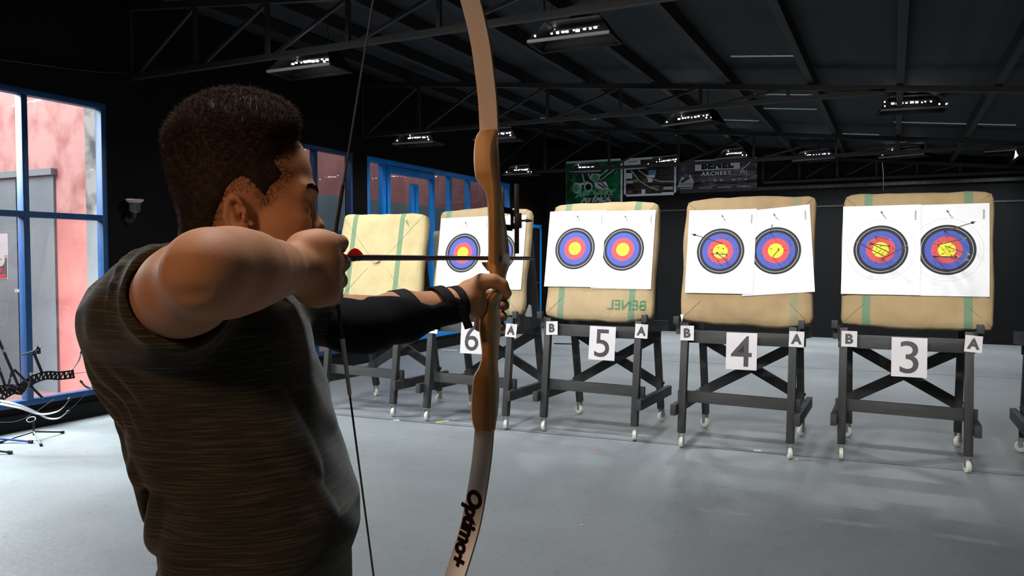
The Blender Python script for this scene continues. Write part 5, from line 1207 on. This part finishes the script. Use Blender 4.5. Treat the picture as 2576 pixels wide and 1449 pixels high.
def hair_fn(P):
    L_ = (P - HO) @ HM; d = head_surf(L_); hl = hairline(L_); th = hair_len(L_) * np.clip((hl - .016) / .026, 0, 1)
    lump = .0018 * np.sin(L_[:, 0] * 190 + L_[:, 2] * 70) * np.sin(L_[:, 1] * 170 + L_[:, 2] * 110) + .0012 * np.sin(L_[:, 1] * 420) * np.sin(L_[:, 2] * 380 + L_[:, 0] * 300)
    return np.maximum(d - th * .88 - .0004 + lump * np.clip(th / .01, .15, 1) + np.where(hl < .018, .005, 0), -(d + .006))
V, Q = polygonise([Prim(hair_fn, HO - .15, HO + .18, .004)], .0026)
def hair_mat(name, a, b_):
    m = mat(name, b_, .75, noise=90, col2=a, spec=.25); return m
M['hair'] = hair_mat('dark_brown_hair', (.014, .009, .0065), (.034, .020, .013)); M['hair_strand'] = mat('hair_strand', (.042, .024, .016), .8, spec=.12)
hair = pc(V, Q, 'hair', M['hair'])
rng = np.random.default_rng(4)
SV_, SQ_ = polygonise([moved(Prim(lambda P: head_surf(P), (-.12, -.14, -.1), (.12, .14, .19), .004), HM, HO)], .004)
def density(L_): return np.clip((hairline(L_) + .006) / .024, 0, 1) * np.where(hairline(L_) > -.004, 1, 0)
tri = np.concatenate([V[Q], SV_[SQ_]]); nrm = np.cross(tri[:, 1] - tri[:, 0], tri[:, 3] - tri[:, 0]); ar = np.linalg.norm(nrm, axis=1) + 1e-12; nrm = nrm / ar[:, None]
cen = tri.mean(1); cl = (cen - HO) @ HM; iscap = np.arange(len(tri)) < len(Q); hl_ = hairline(cl)
outw = np.where(iscap, (head_surf(cl) > .0008) * 1.0, density(cl) * (hl_ < .04) * 3.2)
nl = nrm @ HM; radial = cl - np.array([0, -.012, .045]); sgn = np.sign((nl * radial).sum(1)); nrm = nrm * sgn[:, None]
pr_ = ar * outw; pr_ /= pr_.sum(); NS = 60000; pick = rng.choice(len(tri), NS, p=pr_)
uv = rng.random((NS, 2)); A = tri[pick]; root = A[:, 0] * ((1 - uv[:, :1]) * (1 - uv[:, 1:])) + A[:, 1] * (uv[:, :1] * (1 - uv[:, 1:])) + A[:, 2] * (uv[:, :1] * uv[:, 1:]) + A[:, 3] * ((1 - uv[:, :1]) * uv[:, 1:])
N_ = nrm[pick]; L_l = (root - HO) @ HM; ln = .0022 + hair_len(L_l) * .30 * (.5 + rng.random(NS))
fl = np.where(L_l[:, 2:3] > .07, np.array([[.15, .35, .25]]), np.array([[0, -.2, -.9]])) @ HM.T
dirn = N_ * (.55 + .5 * np.clip((L_l[:, 2:3] - .03) / .08, 0, 1)) + fl * .75 + rng.normal(0, .42, (NS, 3)); dirn /= np.linalg.norm(dirn, axis=1)[:, None]
root = root - N_ * .0012; side = np.cross(dirn, rng.normal(0, 1, (NS, 3))); side /= np.linalg.norm(side, axis=1)[:, None]; s2_ = np.cross(dirn, side); w_ = .00030
mid = root + dirn * ln[:, None] * .55; tip = mid + (dirn + rng.normal(0, .3, (NS, 3)) + np.array([0, 0, -.25])) * ln[:, None] * .5
SV = np.concatenate([root + side * w_, root - side * w_ * .5 + s2_ * w_ * .86, root - side * w_ * .5 - s2_ * w_ * .86, mid + side * w_ * .8, mid - side * w_ * .4 + s2_ * w_ * .7, mid - side * w_ * .4 - s2_ * w_ * .7, tip])
i_ = np.arange(NS); R_ = lambda k: i_ + k * NS
TQ = np.concatenate([np.stack([R_(a), R_(b), R_(b + 3), R_(a + 3)], 1) for a, b in ((0, 1), (1, 2), (2, 0))] + [np.stack([R_(a), R_(b), R_(6), R_(6)], 1) for a, b in ((3, 4), (4, 5), (5, 3))])
T3 = np.concatenate([TQ[:, [0, 1, 2]], TQ[TQ[:, 2] != TQ[:, 3]][:, [0, 2, 3]]])
st = pc(SV, T3, 'hair_strands', M['hair_strand'], hair); st['kind'] = 'stuff'
# eyebrows, eyes
def hv(x, y, z): return tuple(HO + HM @ np.array([x, y, z]))
for sx in (1, -1):
    eb = []; n_ = 260
    for k in range(n_):
        t = k / n_; x = sx * (.012 + .036 * t); y = .1000 - .0150 * t ** 1.5; z = .026 + .006 * math.sin(t * 2.4) + R.uniform(-.0032, .0028)
        eb.append((hv(x, y - .001, z), hv(x + sx * .006, y + .0020 - .002 * t, z + .0025)))
    mb = MB()
    for a, b in eb: mb.tube([a, b], [.0008, .0002], 4)
    pmb(mb, 'eyebrow', M['hair_strand'])
    ey = MB(); sp = [(.0118 * math.sin(PI * j / 10) + 1e-5, -.0118 * math.cos(PI * j / 10)) for j in range(11)]
    ey.lathe(sp, hv(sx * .031, .0772, .0032), tuple(HM @ np.array([0, 1, 0])), 24, 0)
    ir = [(.0056, .0106), (.0052, .0112), (.0001, .0121)]; ey.lathe(ir, hv(sx * .031, .0772, .0032), tuple(HM @ np.array([0, 1, 0])), 20, 1)
    pmb(ey, 'eye', [mat('eye_white', (.34, .29, .26), .3), mat('dark_iris', (.02, .012, .008), .1)])

# ---- arm guard on the bow arm, with straps
ga = EL + (WL - EL) * -.28; af = (WL - EL) / np.linalg.norm(WL - EL); gd = np.cross(af, UP); gd /= np.linalg.norm(gd); gu_ = np.cross(gd, af)
if gu_[2] < 0: gu_ = -gu_
AG = [cap_(EL + af * -.03 + np.array([0, 0, -.004]), EL + (WL - EL) * .4 + np.array([0, 0, -.005]), .048, .0455, .02), cap_(EL + (WL - EL) * .35 + np.array([0, 0, -.005]), WL + np.array([0, 0, -.004]) - af * .004, .0455, .0325, .02),
      ell_(EL + np.array([.01, 0, -.012]), (.055, .05, .042), .02)]
topc = EL + gu_ * .027
AG += [Prim(lambda P: -((P - EL) @ gu_ - np.maximum(.050 - .30 * ((P - EL) @ af), .012) + .0030 * np.sin(((P - EL) @ af) * 60)), EL + gu_ * .03 - np.array([.3, .3, .0]), EL + gu_ * .03 + np.array([.4, .4, .09]), .006, 'sub'),
       half_(WL + af * .002, af, .004, WL - .06, WL + .1), half_(EL - af * .075, -af, .004, EL - .2, EL + .05)]
M['guard'] = mat('black_mesh_fabric', (.006, .006, .007), .9, spec=.15, bump=(600, .4, .001)); M['strap'] = mat('black_elastic_strap', (.009, .008, .008), .75, spec=.2, bump=(400, .4, .001))
V, Q = polygonise(AG, .0032, disp=lambda P: .0016 * np.sin(P[:, 0] * 70 + P[:, 2] * 40)); guard = pc(relax(V, Q, 1), Q, 'arm_guard', M['guard'])
guard['label'] = 'black fabric arm guard strapped along the inner forearm'
def strap(t, r, w_, tilt, name='strap', par=None, mt='strap', a0=0, a1=2 * PI, dz=0.0):
    c = EL + (WL - EL) * t + np.array([0, 0, dz]); rg = []
    for k in range(37):
        a = a0 + (a1 - a0) * k / 36; e_ = gd * math.cos(a) + gu_ * math.sin(a); o_ = af * (tilt * math.sin(a))
        rg.append([c + e_ * r + o_ - af * w_ / 2, c + e_ * (r + .0025) + o_ - af * w_ / 2, c + e_ * (r + .0025) + o_ + af * w_ / 2, c + e_ * r + o_ + af * w_ / 2])
    return pmb(MB().loft(rg, cap=(a1 - a0) < 6.2), name, M[mt], par or guard)
strap(.46, .0405, .026, -.016); strap(.83, .0335, .024, -.010, dz=.002)
strap(.99, .0305, .017, -.004, 'wrist_strap', person, dz=.0)
a_, b_ = np.array(qf(1160, 770, 1.42)), np.array(qf(1180, 826, 1.425))
pmb(MB().bar(a_, b_, .016, .003, side=(.9, -.3, 0)).bar(np.array(qf(1098, 806, 1.41)), np.array(qf(1102, 828, 1.412)), .008, .003, side=(.9, -.3, 0)), 'strap_end', M['strap'], guard)
LAMP_W = lambda p: (.12 if p.x < -5.5 else 1) * (26.0 if p.y < 7 else (34.0 if p.y < 12 else 42.0))
# ------------------------------------------------------------------ light
def area(name, loc, target, sx, sy, power, col=(1, 1, 1), spread=180):
    l = bpy.data.lights.new(name, 'AREA'); l.shape = 'RECTANGLE'; l.size = sx; l.size_y = sy; l.energy = power; l.color = col; l.spread = math.radians(spread)
    o = bpy.data.objects.new(name, l); COL.objects.link(o); o.location = loc
    o.rotation_euler = (Vector(target) - Vector(loc)).to_track_quat('-Z', 'Y').to_euler(); return o
# floodlights under the roof over the shooting line, one aimed at each butt
for n in (7, 6, 5, 4, 3, 2):
    x = STANDS[n][0]; area('butt_floodlight', (x * .9 - .2, 2.9, 3.2), (x, 6.4, 1.45), .35, .2, 12.5, (1, .985, .96), 70)
# each hanging lamp gives a soft pool below it
for t in [o for o in bpy.data.objects if o.name.startswith('hanging_lamp')]:
    l = area('lamp_light', t.location + Vector((0, 0, .0)), t.location + Vector((0, .001, -3)), .3, .08, LAMP_W(t.location), (.93, .97, 1), 150); l.rotation_euler = (0, 0, t.rotation_euler.z)
for x in (-1.0, 2.6): area('near_fill_light', (x, 1.2, 3.2), (x, 1.4, 0), .5, .25, 27, (.93, .97, 1), 150)  # unseen overhead pair added to brighten the near floor and archer
# daylight outside the left windows
area('courtyard_daylight', (-9.3, 2.6, 4.9), (-7.9, 4.6, 1.0), 3.0, 4.0, 300, (.93, .97, 1))
area('window_daylight', (-8.2, 3.2, 3.6), (-5.2, 3.4, 0), 1.6, 3.0, 500, (.93, .97, 1), 110)
for y in (7.6, 11.0, 14.4): area('far_courtyard_daylight', (-8.1, y, 4.3), (-8.4, y + .05, 0), 1.2, 1.2, 15 if y < 9 else 8, (.93, .95, 1))
# warm lamp behind and to the left of the archer
area('warm_side_light', f2w((-1.25, -1.1, 2.75)), f2w((-.3, 1.1, 1.35)), .35, .35, 23, (1, .63, .37))
W = bpy.data.worlds.new('overcast'); SC.world = W; W.use_nodes = True
W.node_tree.nodes['Background'].inputs[0].default_value = (.75, .85, 1, 1); W.node_tree.nodes['Background'].inputs[1].default_value = .5

cam = bpy.data.cameras.new('camera'); co = bpy.data.objects.new('camera', cam); COL.objects.link(co)
cam.sensor_width = 36; cam.lens = 36 * FPX / 2576; cam.clip_start = .05
co.location = (0, 0, CAM_H); co.rotation_euler = (PI / 2 - PITCH, 0, YAW); SC.camera = co
SC.view_settings.view_transform = 'Standard'; SC.view_settings.look = 'None'; SC.view_settings.gamma = 1; SC.view_settings.use_curve_mapping = False
SC.view_settings.exposure = 0.0
SC.cycles.max_bounces = 5; SC.cycles.diffuse_bounces = 2; SC.cycles.glossy_bounces = 3; SC.cycles.transmission_bounces = 4; SC.cycles.transparent_max_bounces = 8
SC.cycles.caustics_reflective = False; SC.cycles.caustics_refractive = False
SC.cycles.use_denoising = True; SC.cycles.use_adaptive_sampling = True; SC.cycles.adaptive_threshold = .04
